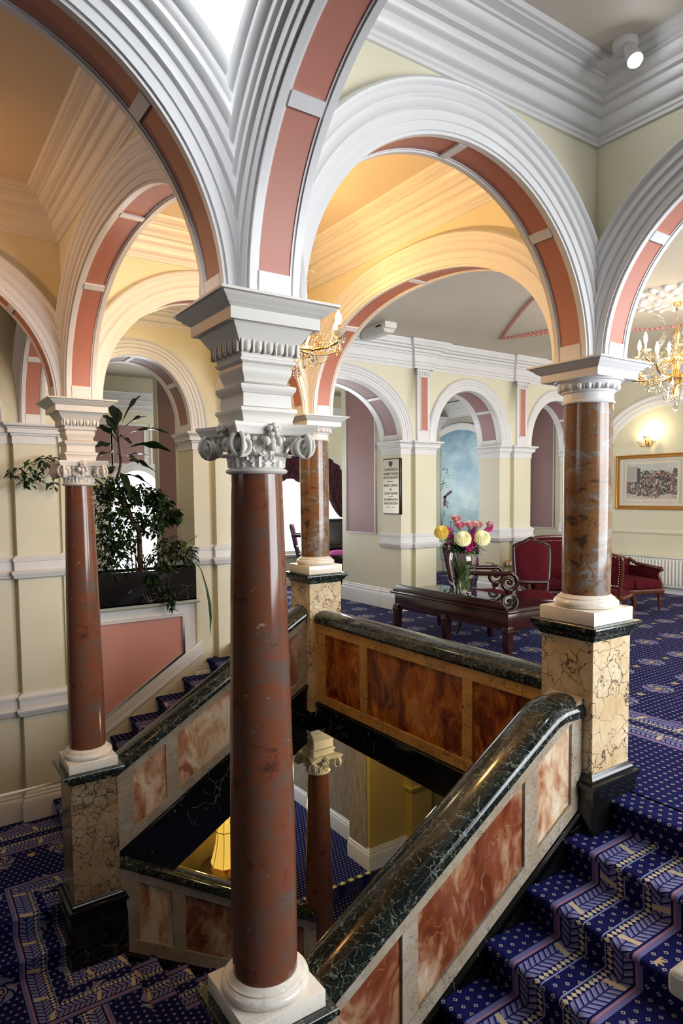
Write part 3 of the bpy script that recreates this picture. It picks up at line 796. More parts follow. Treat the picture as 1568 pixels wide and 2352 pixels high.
ay_('wall_right', A, 0, B, rise=1.0, n=2.25, label='wide arch between the right and back columns')
ay_('wall_right', A, B, Y5, rise=.96, label='arch from the back column to the wall')
ax_('wall_back', B, 0, A, label='arch between the left and back columns')
ax_('wall_back', B, X0, 0, label='arch springing left from the left column')
CZ, CT = 4.115, 4.445
for x0, y0, x1, y1, w in ((X0, Y0, 0, 0, 0), (X0, 0, 0, B, 1), (X0, B, 0, Y5, 1), (0, Y0, A, 0, 1), (0, 0, A, B, 1), (0, B, A, Y5, 1)):
    if w: cornice('trim_1', x0, y0, x1, y1, CZ, scale=.98)
    if w:
        c = MB().box(x0, y0, CT-.012, x1, y1, CT+.15); struct(c, 'ceiling', CEIL)
# front bay: lantern light above, its upright white walls rise past the arches
fw = MB()
fw.box(X0, -.12, 4.40, 0, .1, 6.2); fw.box(-.12, Y0, 4.40, .1, 0, 6.2); struct(fw, 'wall_lantern', OFFW)
# ------------------------------------------------------------------ wall along the left stairs
YW = 5.5
def dado_prof(h=.27):
    return [(0, 0), (.03, .005), (.05, .02), (.055, .045), (.07, .06), (.075, .085), (.06, .10), (.042, .105), (.042, .20), (.052, .205), (.055, .235), (.035, .25), (.02, h), (0, h)]
def rib_around(mb, pts, prof, z, out):
    """mouldings that follow a plan polyline; out: +1 keeps the left-hand normal"""
    n = len(pts); fr = []
    for i, p in enumerate(pts):
        p = Vector((*p, 0)); a = (p-Vector((*pts[i-1], 0))).normalized() if i else None
        b = (Vector((*pts[i+1], 0))-p).normalized() if i < n-1 else None
        na = Vector((-a.y, a.x, 0))*out if a else None; nb = Vector((-b.y, b.x, 0))*out if b else None
        if na is None: m = nb
        elif nb is None: m = na
        else: m = (na+nb)/(1+na.dot(nb)) if 1+na.dot(nb) > .05 else na
        fr.append(((p.x, p.y, z), tuple(m), (0, 0, 1)))
    mb.sweep(prof, fr)
SKIRT = [(0, 0), (.05, 0), (.05, .22), (.042, .25), (.03, .265), (.03, .29), (.018, .30), (.012, .33), (0, .34)]
IMPOST = [(0, 0), (.012, 0), (.012, .085), (.022, .09), (.028, .10), (.028, .115), (.06, .118), (.06, .165), (.07, .17), (.078, .185), (.10, .195), (.108, .21), (.108, .225), (0, .225)]
def plan_pier(xc, w, y, proj, side=.07, rec=.05, xl=None, xr=None):
    """plan of a pier front: side strips, a narrow recess, a central pilaster"""
    return [(xl, y+1.2), (xl, y+.06), (xc-w-side, y+.06), (xc-w-side, y+.10), (xc-w, y+.10), (xc-w, y-proj), (xc+w, y-proj), (xc+w, y+.10), (xc+w+side, y+.10), (xc+w+side, y+.06), (xr, y+.06), (xr, y+1.2)]
def pier(name, xc, w, y, xl, xr, zb, zt, bands, skirt=True, depth=1.2, imp=.225):
    pl = plan_pier(xc, w, y, 0, xl=xl, xr=xr); pl[0] = (xl, y+depth); pl[-1] = (xr, y+depth)
    r = setting(name)
    m = MB().prism(pl, 'z', zb, zt); m.build('pier_body', CREAM, r, smooth=0)
    b = MB(); rib_around(b, pl[1:-1] if False else pl, IMPOST, zt-imp, -1); b.build('impost', WHITE, r, smooth=35)
    for z in bands:
        b = MB(); rib_around(b, pl, dado_prof(), z, -1); b.build('dado_moulding', WHITE, r, smooth=35)
    if skirt:
        b = MB(); rib_around(b, pl, SKIRT, zb, -1); b.build('skirting', WHITE, r, smooth=35)
    return r
pier('wall_pier', 0, .213, YW, -.50, .50, ZL, ZS, (1.065, -.52), depth=.56)
pier('wall_pier', A, .235, YW, A-.52, 3.08, 0-.6, ZS, (1.065,), depth=.56)
for xa, xb, zb in ((-.5, .5, ZL), (A-.52, 3.08, -.6)): struct(MB().box(xa, 6.06, zb, xb, 7.07, 4.4), 'wall_passage', CREAM)
# wall above, with the arched opening over the planter
ARCH_S = [(r*.85, n*.8) for r, n in ARCH_PROF]
arch('wall_gallery', 'x', .0, A, .50, A-.52, YW+.33, .92, n=2.2, ht=.27, mats=(CREAM, CREAM), top=4.46, sides=(-1,), prof=ARCH_S, panel=MAUVE, pw=.15, label='arched opening over the planter')
arch('wall_gallery', 'x', X0, 0, X0+.5, -.50, YW+.33, .92, n=2.2, ht=.27, mats=(CREAM, CREAM), top=4.46, sides=(-1,), prof=ARCH_S, panel=MAUVE, pw=.15, label='arched opening left of the left column')
struct(MB().box(X0, YW+.08, ZL, -.45, YW+.5, .63), 'wall_parapet', CREAM)
# balustrade wall below the planter: pink raking panel in white frame
r = setting('wall_stair', 'raking pink panel below the planter')
m = MB().box(.45, YW+.08, ZL, A-.5, YW+.5, .63); m.build('wall_body', WHITE, r)
m = MB(); m.prism([(.58, .425), (1.715, .425), (1.715, -.055), (.58, -.78)], 'y', YW+.06, YW+.085); m.build('pink_panel', PINK_LIT, r)
def frame_loop(mb, pts, w, y0, y1):
    n = len(pts)
    c = Vector((sum(p[0] for p in pts)/n, sum(p[1] for p in pts)/n))
    inn = pts; out = []
    for i in range(n):
        p = Vector(pts[i]); a = (Vector(pts[i-1])-p).normalized(); b = (Vector(pts[(i+1) % n])-p).normalized()
        na = Vector((a.y, -a.x)); nb = Vector((-b.y, b.x))
        if na.dot(p-c) < 0: na = -na
        if nb.dot(p-c) < 0: nb = -nb
        mm = (na+nb)/(1+na.dot(nb)); out.append(p+mm*w)
    for i in range(n):
        j = (i+1) % n
        mb.prism([tuple(inn[i]), tuple(inn[j]), tuple(out[j]), tuple(out[i])], 'y', y0, y1)
m = MB(); pp = [(.58, .425), (1.715, .425), (1.715, -.055), (.58, -.78)]
frame_loop(m, pp, .028, YW+.03, YW+.09); m.build('panel_moulding', WHITE, r)
m = MB(); m.prism([(.45, -.905), (A-.45, .08), (A-.45, -.06), (.45, -1.045)], 'y', YW+.045, YW+.1); m.prism([(.45, -1.045), (A-.45, -.06), (A-.45, -.115), (.45, -1.10)], 'y', YW+.02, YW+.1); m.build('raking_moulding', WHITE, r, bevel=.008)
m = MB(); m.prism([(.45, -1.10), (A-.45, -.11), (A-.45, -.6), (.45, -1.75)], 'y', YW+.035, YW+.1); m.build('raking_skirting', CREAM, r)
m = MB(); m.sweep([(.1, 0), (-.0, 0), (-.03, .015), (-.055, .03), (-.06, .055), (-.05, .075), (-.02, .08), (.5, .08)], [((.45, YW+.08, .565), (0, 1, 0), (0, 0, 1)), ((A-.47, YW+.08, .565), (0, 1, 0), (0, 0, 1))]); m.build('window_ledge', CREAM, r, smooth=40)
# passage jambs with mauve panels, then the window room beyond
def jamb_panel(name, x, y0, y1, z0, z1, face=-1):
    r = setting(name)
    m = MB().box(x+face*.012, y0, z0, x+.01, y1, z1); m.build('mauve_panel', MAUVE, r)
    m = MB()
    for a in ((y0-.03, z0-.03, y1+.03, z0), (y0-.03, z1, y1+.03, z1+.03), (y0-.03, z0, y0, z1), (y1, z0, y1+.03, z1)):
        m.box(x+face*.024, a[0], a[1], x+.01, a[2], a[3])
    m.build('panel_moulding', WHITE, r, bevel=.005); return r
jamb_panel('trim_2', A-.52, 6.13, 6.83, 1.10, 3.75)

# ------------------------------------------------------------------ hall: arched wall on the left
YH = 5.85; HZ = 2.875; HC = 4.52
pier('wall_pier', 6.218, .228, YH, 5.72, 6.45, 0, HZ, (1.05,), depth=.59)
pier('wall_pier', 8.687, .237, YH, 8.12, 8.93, 0, HZ, (1.05,), depth=.59)
pier('wall_pier', 10.86, .2, YH, 10.60, 11.12, 0, HZ, (1.05,), depth=.59)
r = setting('wall_pier'); MB().box(2.7, YH, 0, 3.20, YH+.62, HZ).build('pier_body', CREAM, r)
struct(MB().box(5.72, 6.44, 0, 6.30, 7.66, 4.3), 'wall_passage', CREAM)
for e0, e1, a0, a1 in ((2.6, 6.085, 3.20, 5.72), (6.085, 8.53, 6.45, 8.12), (8.53, 11.2, 8.93, 10.60)):
    arch('wall_hall', 'x', e0, e1, a0, a1, YH+.31, .955, n=2.1, z0=HZ, ht=.31, mats=(CREAM, CREAM), top=HC, prof=ARCH_S, panel=MAUVE, pw=.17, ribs=(42, 90, 138))
    MB().box(e0, YH+.62, HC-.1, e1, YH+1.42, HC).build('ceiling', CEIL)['kind'] = 'structure'
ENT = [(0, 0), (.015, 0), (.015, .05), (.03, .055), (.03, .10), (.045, .105), (.05, .12), (.05, .22), (.065, .225), (.075, .25), (.10, .26), (.10, .30), (.16, .31), (.17, .335), (.20, .345), (.215, .39), (.225, .40), (.225, .44), (0, .44)]
m = MB(); pl = [(2.7, YH)]
for c in (6.14, 8.62, 10.9): pl += [(c-.20, YH), (c-.20, YH-.06), (c+.20, YH-.06), (c+.20, YH)]
pl += [(11.2, YH)]
rib_around(m, pl, ENT, 4.075, -1); struct(m, 'trim_3', WHITE, smooth=35)
for c in (6.14, 8.62, 10.9):
    r = setting('trim_4', 'narrow panelled pilaster between the hall arches')
    m = MB().box(c-.14, YH-.045, HZ, c+.14, YH+.02, 4.08); m.build('pilaster_strip', WHITE, r, bevel=.004)
    g = MB()
    for k in range(6): g.ball((c-.13+.052*k, YH-.055, 4.0), (.02, .015, .03), 7, 5)
    g.build('egg_and_dart', WHITE, r)
    m = MB()
    for a in ((c-.088, 3.05, c-.072, 3.95), (c+.072, 3.05, c+.088, 3.95), (c-.088, 3.04, c+.088, 3.056), (c-.088, 3.944, c+.088, 3.96)): m.box(a[0], YH-.06, a[1], a[2], YH-.03, a[3])
    m.build('panel_moulding', WHITE, r)
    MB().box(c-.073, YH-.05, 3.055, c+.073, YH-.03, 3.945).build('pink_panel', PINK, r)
jamb_panel('trim_5', 5.72, 6.62, 7.48, 1.30, 3.9)
struct(MB().box(10.9, 6.45, 0, 11.04, 7.68, 4.3), 'wall_passage', CREAM); jamb_panel('trim_6', 10.9, 6.85, 7.62, 1.2, 3.9)
m = MB(); rib_around(m, [(5.72, 7.66), (5.72, 6.45)], SKIRT, 0, -1); struct(m, 'baseboard_left', WHITE, smooth=35)
# hall ceiling, end wall
struct(MB().box(A+.12, -6, HC, 11.3, YH, HC+.15), 'ceiling', CEIL)
XE = 11.05
struct(MB().box(XE, -6, 0, XE+.2, 11, HC), 'wall_end', CREAM)
m = MB(); m.sweep([(0, 0), (0, .02), (.03, .03), (.10, .03), (.11, .05), (.19, .05), (.20, .07), (.24, .07), (.26, .03), (.26, 0)],
    [((XE, 4.25+1.25*cos(pi*i/30), 2.86+.78*sin(pi*i/30)), (0, cos(pi*i/30), sin(pi*i/30)), (-1, 0, 0)) for i in range(31)]); struct(m, 'trim_7', WHITE, smooth=50)
m = MB(); m.sweep([(0, 0), (.02, 0), (.03, .02), (.03, .05), (.015, .07), (0, .07)], [((XE, YH, 1.15), (-1, 0, 0), (0, 0, 1)), ((XE, -6, 1.15), (-1, 0, 0), (0, 0, 1))]); struct(m, 'trim_8', CREAM, smooth=40)
m = MB(); m.sweep(SKIRT, [((XE, YH, 0), (-.6, 0, 0), (0, 0, .5)), ((XE, -6, 0), (-.6, 0, 0), (0, 0, .5))]); struct(m, 'baseboard_end', WHITE, smooth=40)
m = MB(); m.sweep(CORN, [((XE, YH, 4.19), (-1, 0, 0), (0, 0, 1)), ((XE, -6, 4.19), (-1, 0, 0), (0, 0, 1))]); struct(m, 'trim_9', WHITE, smooth=40)
# rose coloured rope mouldings on the hall ceiling
def rope(name, pts, r=.022):
    m = MB(); P = [Vector(p) for p in pts]; L = 0
    for a, b in zip(P[:-1], P[1:]):
        d = (b-a).length; n = max(1, int(d/.07))
        for k in range(n):
            c = a.lerp(b, (k+.5)/n); q = Matrix.Rotation(atan2(b.y-a.y, b.x-a.x)+.5, 3, 'Z'); m.ball(c, (.05, r*.8, r), 8, 6, q)
    return struct(m, name, ROSEP)
zc = HC-.012
def arcpts(c, r, a0, a1, n=14): return [(c[0]+r*cos(a0+(a1-a0)*i/n), c[1]+r*sin(a0+(a1-a0)*i/n), zc) for i in range(n+1)]
rope('trim_10', [(7.0, 4.88, zc), (6.55, 4.32, zc), (6.05, 3.68, zc), (5.72, 3.24, zc), (5.55, 2.95, zc), (5.4, 2.5, zc)])
rope('trim_10', [(7.0, 4.88, zc), (7.2, 4.05, zc), (7.25, 3.2, zc), (7.2, 2.6, zc)])
rope('trim_10', [(7.0, 4.88, zc), (7.42, 4.05, zc), (8.45, 3.25, zc), (9.2, 2.0, zc), (9.6, .5, zc)])
rs = MB(); rng = random.Random(3); RC = (7.20, 2.05)
for ring_, rr, n in ((0, .46, 22), (1, .33, 16), (2, .20, 10)):
    for k in range(n):
        a = 2*pi*k/n; rs.ball((RC[0]+rr*1.25*cos(a), RC[1]+rr*1.25*sin(a), HC-.02-.012*ring_), (.075, .05, .035), 8, 5, Matrix.Rotation(a+.6*ring_, 3, 'Z'))
rs.lathe(RC[0], RC[1], [(.62, HC), (.6, HC-.02), (.42, HC-.03), (.36, HC-.045), (.2, HC-.05), (.12, HC-.07), (.08, HC-.075)], 32)
struct(rs, 'trim_11', WHITE, smooth=60)

# ------------------------------------------------------------------ the window room beyond the arches
YB = 9.75
fw_ = setting('wall_far', 'far wall of the window room')
def wall_holes(mb, x0, x1, y, z0, z1, holes, th=.18):
    """wall along x with arched window holes (xa, xb, za, spring, rise)"""
    cur = x0
    for xa, xb, za, zs_, rise in sorted(holes):
        mb.box(cur, y, z0, xa, y+th, z1); mb.box(xa, y, z0, xb, y+th, za)
        n = 18
        for i in range(n):
            t0, t1 = pi-pi*i/n, pi-pi*(i+1)/n; mid, h = (xa+xb)/2, (xb-xa)/2
            p = [(mid+h*cos(t0), zs_+rise*sin(t0)), (mid+h*cos(t1), zs_+rise*sin(t1))]
            mb.prism([p[0], p[1], (p[1][0], z1), (p[0][0], z1)], 'y', y, y+th)
        cur = xb
    mb.box(cur, y, z0, x1, y+th, z1)
HOLES = [(1.95, 3.02, .55, 1.75, .72), (4.20, 7.25, .70, 2.0, .95)]
m = MB(); wall_holes(m, -3, 12, YB, 0, 4.5, HOLES); m.build('wall_body', CREAM, fw_, weld=False)
for i, (xa, xb, za, zs_, rise) in enumerate(HOLES):
    w = setting('window_%d' % (i+1), 'bright arched window of the room beyond')
    m = MB(); mid, h = (xa+xb)/2, (xb-xa)/2
    fr = [((xa, YB, za), (-1, 0, 0), (0, -1, 0))]+[((mid+h*cos(pi-pi*k/24), YB, zs_+rise*sin(pi-pi*k/24)), (cos(pi-pi*k/24), 0, sin(pi-pi*k/24)), (0, -1, 0)) for k in range(25)]+[((xb, YB, za), (1, 0, 0), (0, -1, 0))]
    m.sweep([(0, 0), (0, .03), (.10, .03), (.11, .05), (.16, .05), (.17, .02), (.17, 0)], fr); m.build('window_surround', WHITE, w, smooth=50)
    m = MB(); m.box(xa, YB+.10, za, xb, YB+.115, zs_+rise); m.build('window_pane', SKYW, w)
    m = MB()
    m.box(xa, YB+.05, za, xb, YB+.11, za+.06); m.box(xa, YB+.05, za, xa+.05, YB+.11, zs_); m.box(xb-.05, YB+.05, za, xb, YB+.11, zs_); m.build('window_frame', WHITE, w)
    m = MB().box(xa-.1, YB-.12, za-.05, xb+.1, YB+.02, za); m.build('window_sill', WHITE, w, bevel=.01)
pan = setting('trim_12', 'pink panels on the far wall')
for (a, b, c, d) in ((.9, 1.35, 1.0, 3.3), (1.5, 2.0, 2.6, 3.3), (2.05, 2.62, 2.6, 3.3), (2.78, 3.2, 2.6, 3.3), (3.4, 4.4, 1.0, 3.4), (7.5, 8.6, 1.2, 3.4)):
    MB().box(a, YB-.02, c, b, YB+.01, d).build('pink_panel', MAUVE, pan)
    m = MB()
    for q in ((a-.04, c-.04, b+.04, c), (a-.04, d, b+.04, d+.04), (a-.04, c, a, d), (b, c, b+.04, d)): m.box(q[0], YB-.035, q[1], q[2], YB+.01, q[3])
    m.build('panel_moulding', WHITE, pan)
m = MB(); m.sweep(CORN, [((-3, YB, 3.55), (0, -1, 0), (0, 0, 1)), ((12, YB, 3.55), (0, -1, 0), (0, 0, 1))]); struct(m, 'trim_13', WHITE, smooth=40)
struct(MB().box(-3, 7.6, 4.2, 12, YB+.2, 4.35), 'ceiling', CEIL)
struct(MB().box(-3.2, 5.6, -1.8, -3, YB+.2, 4.4), 'wall_side', CREAM)
flb = MB(); flat(flb, -3, 6.2, 2.6, YB, 0, uvh); flb.build('floor', C_H)['kind'] = 'structure'
# cross wall with the painted mural
MX = 10.2
struct(MB().box(MX+.02, 7.7, 0, MX+.2, YB, 4.3), 'wall_mural', paint('grey_beige_wall_paint', (.50, .47, .42)))
m = MB(); m.sweep(CORN, [((MX+.02, 7.6, 3.85), (-1, 0, 0), (0, 0, 1)), ((MX+.02, YB, 3.85), (-1, 0, 0), (0, 0, 1))]); struct(m, 'trim_14', WHITE, smooth=40)
def muralmat():
    M = Mat('painted_lake_mural'); co = M.coord(); sx = M.n('ShaderNodeSeparateXYZ'); M.l(co, sx.inputs[0]); z = M.e(sx.outputs[2])+.9; y = M.e(sx.outputs[1])+9.1
    n = M.noise(co, 1.3, 6, .62, .4); n2 = M.noise(co, 5, 5, .6)
    sky = M.ramp(M.e(n['Fac'])*.9+(z-2.0)*.10, [(.30, (.60, .72, .74)), (.48, (.40, .56, .64)), (.68, (.20, .34, .46))])
    land = M.ramp(M.e(n2['Fac'])*.7+(z*.25-.2), [(.25, (.20, .34, .36)), (.5, (.34, .50, .54)), (.7, (.44, .58, .62))])
    hill = z.lt((M.e(M.noise(M.coord(scale=(1, .9, .0)), 1.6, 3)['Fac'])*.75)+1.15)
    c = M.mix(hill*.8, sky, land)
    return M.set(c, .6)
mr = thing('wall_mural_painting', 'large arched lake landscape mural with a flying bird, seen through the second hall arch', 'mural', (MX, 9.1, .9))
m = MB(); pts = [(7.85, .3), (10.35, .3), (10.35, 2.55)]+[(9.1+1.25*cos(pi*k/24), 2.55+.98*sin(pi*k/24)) for k in range(1, 24)]+[(7.85, 2.55)]
m.prism([(min(a, YB-.02), b) for a, b in pts], 'x', MX-.012, MX+.02); m.build('painted_panel', muralmat(), mr)
m = MB(); m.sweep([(0, 0), (0, .035), (.09, .04), (.10, .05), (.16, .045), (.16, 0)], [((MX, 9.1+1.25*cos(pi*k/24), 2.55+.98*sin(pi*k/24)), (0, cos(pi*k/24), sin(pi*k/24)), (-1, 0, 0)) for k in range(25) if 9.1+1.25*cos(pi*k/24) < YB-.02]); m.build('arched_frame', WHITE, mr, smooth=50)
PAINTD = simple('mural_dark_paint', (.05, .07, .08), .7); PAINTB = simple('mural_bird_paint', (.12, .07, .08), .7)
m = MB()
def stroke(m, pts, w, wk=.42):
    w0 = w
    for (a, b), (c, d) in zip(pts[:-1], pts[1:]):
        l = hypot(c-a, d-b); w = w0*wk; nx, nz = -(d-b)/l*w, (c-a)/l*w
        m.prism([(a+nx, b+nz), (c+nx*.7, d+nz*.7), (c-nx*.7, d-nz*.7), (a-nx, b-nz)], 'x', MX-.016, MX-.010)
# bird, tree twigs and a small pavilion (all painted flat on the panel)
stroke(m, [(9.60, 1.88), (9.50, 1.96), (9.34, 2.04)], .04, 1); stroke(m, [(9.60, 1.92), (9.60, 1.78), (9.61, 1.66)], .05, 1); stroke(m, [(9.56, 1.8), (9.46, 1.72)], .014, 1); stroke(m, [(9.55, 1.72), (9.48, 1.62)], .014, 1)
m.build('painted_bird', PAINTB, mr)
m = MB(); rng = random.Random(5)
stroke(m, [(9.55, .9), (9.72, 1.15), (9.66, 1.4), (9.60, 1.55)], .018); stroke(m, [(9.72, 1.15), (9.74, 1.5)], .012)
for k in range(26):
    y0, z0 = 9.74-rng.random()*.25, 2.1+rng.random()*.5; stroke(m, [(y0, z0), (y0-.06-rng.random()*.06, z0+.05*rng.random())], .009)
m.build('painted_shrub', PAINTD, mr); m = MB()
stroke(m, [(9.73, 2.05), (9.62, 2.35), (9.5, 2.5)], .012); stroke(m, [(9.73, 2.2), (9.55, 2.28)], .01)
m.build('painted_twigs', PAINTD, mr); m = MB()
stroke(m, [(9.42, 1.27), (9.22, 1.27)], .02); stroke(m, [(9.38, 1.27), (9.38, 1.02)], .02); stroke(m, [(9.26, 1.27), (9.26, 1.02)], .02)
m.build('painted_pavilion', PAINTD, mr)

# ------------------------------------------------------------------ ground floor seen through the well
g = MB(); flat(g, -2.5, 5.28, 12, 11, -3.9, uvh); flat(g, -2.5, -2.5, 12, 5.28, ZG, uvh); g.poly([(-2.5, 5.28, ZG), (12, 5.28, ZG), (12, 5.28, -3.9), (-2.5, 5.28, -3.9)])
g.build('floor_ground', C_T)['kind'] = 'structure'
YEL = paint('ochre_wall_paint', (.62, .47, .16), .05)
r = setting('wall_ground', 'pier of the floor below with limed wood lining')
MB().box(4.60, 5.35, -3.9, 7.9, 5.9, -.55).build('wall_body', YEL, r)
MB().box(4.585, 5.42, -3.7, 4.60, 5.88, -.55).build('wood_lining', WOODPAPER, r)
MB().box(4.86, 5.9, -3.7, 4.90, 9, -.55).build('wood_lining', WOODPAPER, r)
MB().box(4.88, 5.9, -3.9, 5.2, 9, -.55).build('wall_body', YEL, r)
m = MB(); rib_around(m, [(4.90, 9), (4.86, 5.9)], SKIRT, -3.9, -1); rib_around(m, [(4.60, 5.9), (4.60, 5.35), (7.9, 5.35)], SKIRT, -3.9, -1); m.build('skirting', WHITE, r, smooth=35)
m = MB().box(5.35, 5.22, -3.9, 5.78, 5.36, -2.62); rib_around(m, [(5.35, 5.36), (5.35, 5.22), (5.78, 5.22), (5.78, 5.36)], dado_prof(), -2.8, -1); m.box(5.42, 5.27, -2.55, 5.70, 5.36, -.55); m.build('pilaster', YEL, r, smooth=30)
struct(MB().box(-2.5, 6.6, ZG, 3.6, 6.8, -.55), 'wall_ground', YEL)
TAPE = Mat('hazard_tape'); _co = TAPE.coord(scale=(1, 0, 0)); _w = TAPE.n('ShaderNodeSeparateXYZ'); TAPE.l(_co, _w.inputs[0])
TAPE = TAPE.set(TAPE.mix((TAPE.e(_w.outputs[0])/.16).fract().lt(.5), (.012, .012, .012), (.62, .52, .16)), .6)
o = MB().box(2.6, 5.27, -3.905, 4.6, 5.33, -3.893).build('nosing_tape', TAPE); tag(o, 'black and yellow hazard tape along a step edge on the floor below', 'tape')
o = MB().box(4.6, 5.05, ZG-.005, 4.95, 5.11, ZG+.006).build('nosing_tape', TAPE); tag(o, 'short piece of yellow hazard tape beside the ochre pilaster below', 'tape')
# slab edges closing the well towards the hall and the landings
struct(MB().box(-2.5, B+.1, -.56, 1.4, B+.12, -.55), 'trim_15', CREAM)
# ------------------------------------------------------------------ writing table, vase and flowers
t = thing('writing_table', 'dark mahogany writing table with a raised gallery board, glossy top, beside the balustrade', 'table', (5.0, 3.62, 0))
tx0, tx1, ty0, ty1, tz = 4.56, 5.50, 2.54, 4.70, .60
MB().box(tx0-.03, ty0-.03, tz-.035, tx1+.03, ty1+.03, tz).build('table_top', MAHOG, t, bevel=.01)
MB().box(tx0+.06, ty0+.03, tz, tx1-.02, ty1-.03, tz+.004).build('polished_inset', simple('dark_glass_top', (.012, .012, .012), .03, spec=.9), t)
MB().prism([(ty0+.02, tz), (ty0+.02, tz+.03), (ty0+.05, tz+.045), (ty0+.075, tz+.075), (ty0+.12, tz+.10), (ty1-.12, tz+.10), (ty1-.075, tz+.075), (ty1-.05, tz+.045), (ty1-.02, tz+.03), (ty1-.02, tz)], 'x', tx0-.01, tx0+.02).build('gallery_board', MAHOG, t, bevel=.004)
MB().box(tx0+.02, ty0+.02, tz-.25, tx1-.02, ty1-.02, tz-.034).build('apron', MAHOG, t, bevel=.004)
for x in (tx0+.05, tx1-.05):
    for y in (ty0+.05, (ty0+ty1)/2+.02, ty1-.05):
        m = MB().sq(x, y, [(.032, 0), (.040, .12), (.05, tz-.26), (.05, tz-.2)]); m.box(x-.054, y-.054, tz-.28, x+.054, y+.054, tz-.24); m.build('leg', MAHOG, t, bevel=.003)
VX, VY, VZ = 5.17, 3.90, tz+.004
v = thing('glass_vase', 'clear glass vase half filled with water holding a mixed bouquet on the table', 'vase', (VX, VY, VZ))
out = [(.095, 0), (.112, .004), (.118, .05), (.135, .15), (.165, .29), (.188, .40), (.192, .47), (.18, .54), (.165, .578)]
MB().lathe(VX, VY, [(r, VZ+z) for r, z in out]+[(.160, VZ+.578)]+[(r-.008, VZ+max(z, .03)) for r, z in out[::-1][1:-1]]+[(.0001, VZ+.03)], 40, cap=False).build('vase_glass', GLASS, v, smooth=60)
MB().lathe(VX, VY, [(.0001, VZ+.032), (.1, VZ+.032), (.115, VZ+.09), (.13, VZ+.15), (.146, VZ+.215), (.0001, VZ+.215)], 32, cap=False).build('vase_water', WATER, v, smooth=60)
AX = Vector((.826, -.564, 0)); AF = Vector((.564, .826, 0))
def flower_root(name, label, dx, dz, dy=0, group=None):
    p = Vector((VX, VY, VZ))+AX*dx+AF*dy+Vector((0, 0, dz))
    return thing(name, label, 'flower', tuple(p), group=group, local=True), p
def stem_for(t, p, bx, by, mat=STEMG, leaves=2, r=.006):
    """curved stem from the bloom into the vase, in coordinates local to the bloom"""
    bot = Vector((VX, VY, VZ+.045))+AX*bx+AF*by; rim = Vector((VX, VY, VZ+.56))+(p-Vector((VX, VY, p.z)))*.42
    rim.z = VZ+.56
    q = [p, p.lerp(rim, .5)+Vector((0, 0, .02)), rim, rim.lerp(bot, .5), bot]
    m = MB().tube([a-p for a in q], r, 6); m.build('stem', mat, t, local=True)
    for k in range(leaves):
        a = RND.random()*6.28; b = p.lerp(rim, .35+.3*k)-p; leaf_blade('leaf', LEAFG, t, b, Vector((cos(a), sin(a), -.1)), .17, .035, .25)
def leaf_blade(name, mat, t, base, d, L, w, droop=.3, fold=.25, n=7, wave=0, local=True):
    d = Vector(d).normalized(); side = d.cross(Vector((0, 0, 1)));
    if side.length < .05: side = Vector((1, 0, 0))
    side.normalize(); up = side.cross(d); base = Vector(base); rows = []
    for i in range(n+1):
        u = i/n; c = base+d*(L*u)-Vector((0, 0, 1))*(droop*L*u*u); ww = w*(sin(pi*min(1, .08+u*.92))**.8)*(1 if u < 1 else .02)
        wv = wave*sin(u*9)
        rows.append([c-side*ww+up*(fold*ww+wv*w), c, c+side*ww+up*(fold*ww-wv*w)])
    m = MB(); m.grid(rows); return m.build(name, mat, t, local=local, smooth=60)
def rose(label, dx, dz, dy, r, mat, bx, by):
    t, p = flower_root('rose', label, dx, dz, dy, 'pink roses in the vase'); m = MB(); rg = random.Random(int(dx*1000))
    for ring, (n, rr, h, tilt) in enumerate(((3, .25, .75, .15), (4, .5, .7, .35), (5, .78, .6, .6), (6, 1.0, .45, .95))):
        for k in range(n):
            a = 2*pi*k/n+ring*.7; rows = []
            for i in range(6):
                u = i/5; row = []
                for j in range(-3, 4):
                    q = j/3; aa = a+q*pi/n*1.25; rad = r*rr*(.45+.55*u**.8)*(1+.10*u*(1-q*q))+ (r*.12*tilt*max(0, u-.7)/.3)
                    row.append((rad*cos(aa), rad*sin(aa), r*(-.55+u*(h+.75))-r*.25*q*q*u-(.12*r*tilt*max(0, u-.75)/.25)))
                rows.append(row)
            m.grid(rows)
    ob = m.build('bloom', mat, t, local=True, smooth=60, weld=False); ob.rotation_mode = 'QUATERNION'; ob.rotation_quaternion = Matrix.Rotation(radians(28), 3, AX).to_quaternion()
    m = MB()
    for k in range(5): m.add([(0, 0, -.6*r), (r*.45*cos(1.25*k), r*.45*sin(1.25*k), -.2*r), (r*.75*cos(1.25*k+.35), r*.75*sin(1.25*k+.35), -.35*r)], [(0, 1, 2)])
    m.ball((0, 0, -.62*r), (r*.3, r*.3, r*.25), 8, 6); m.build('sepals', STEMG, t, local=True)
    stem_for(t, p, bx, by)
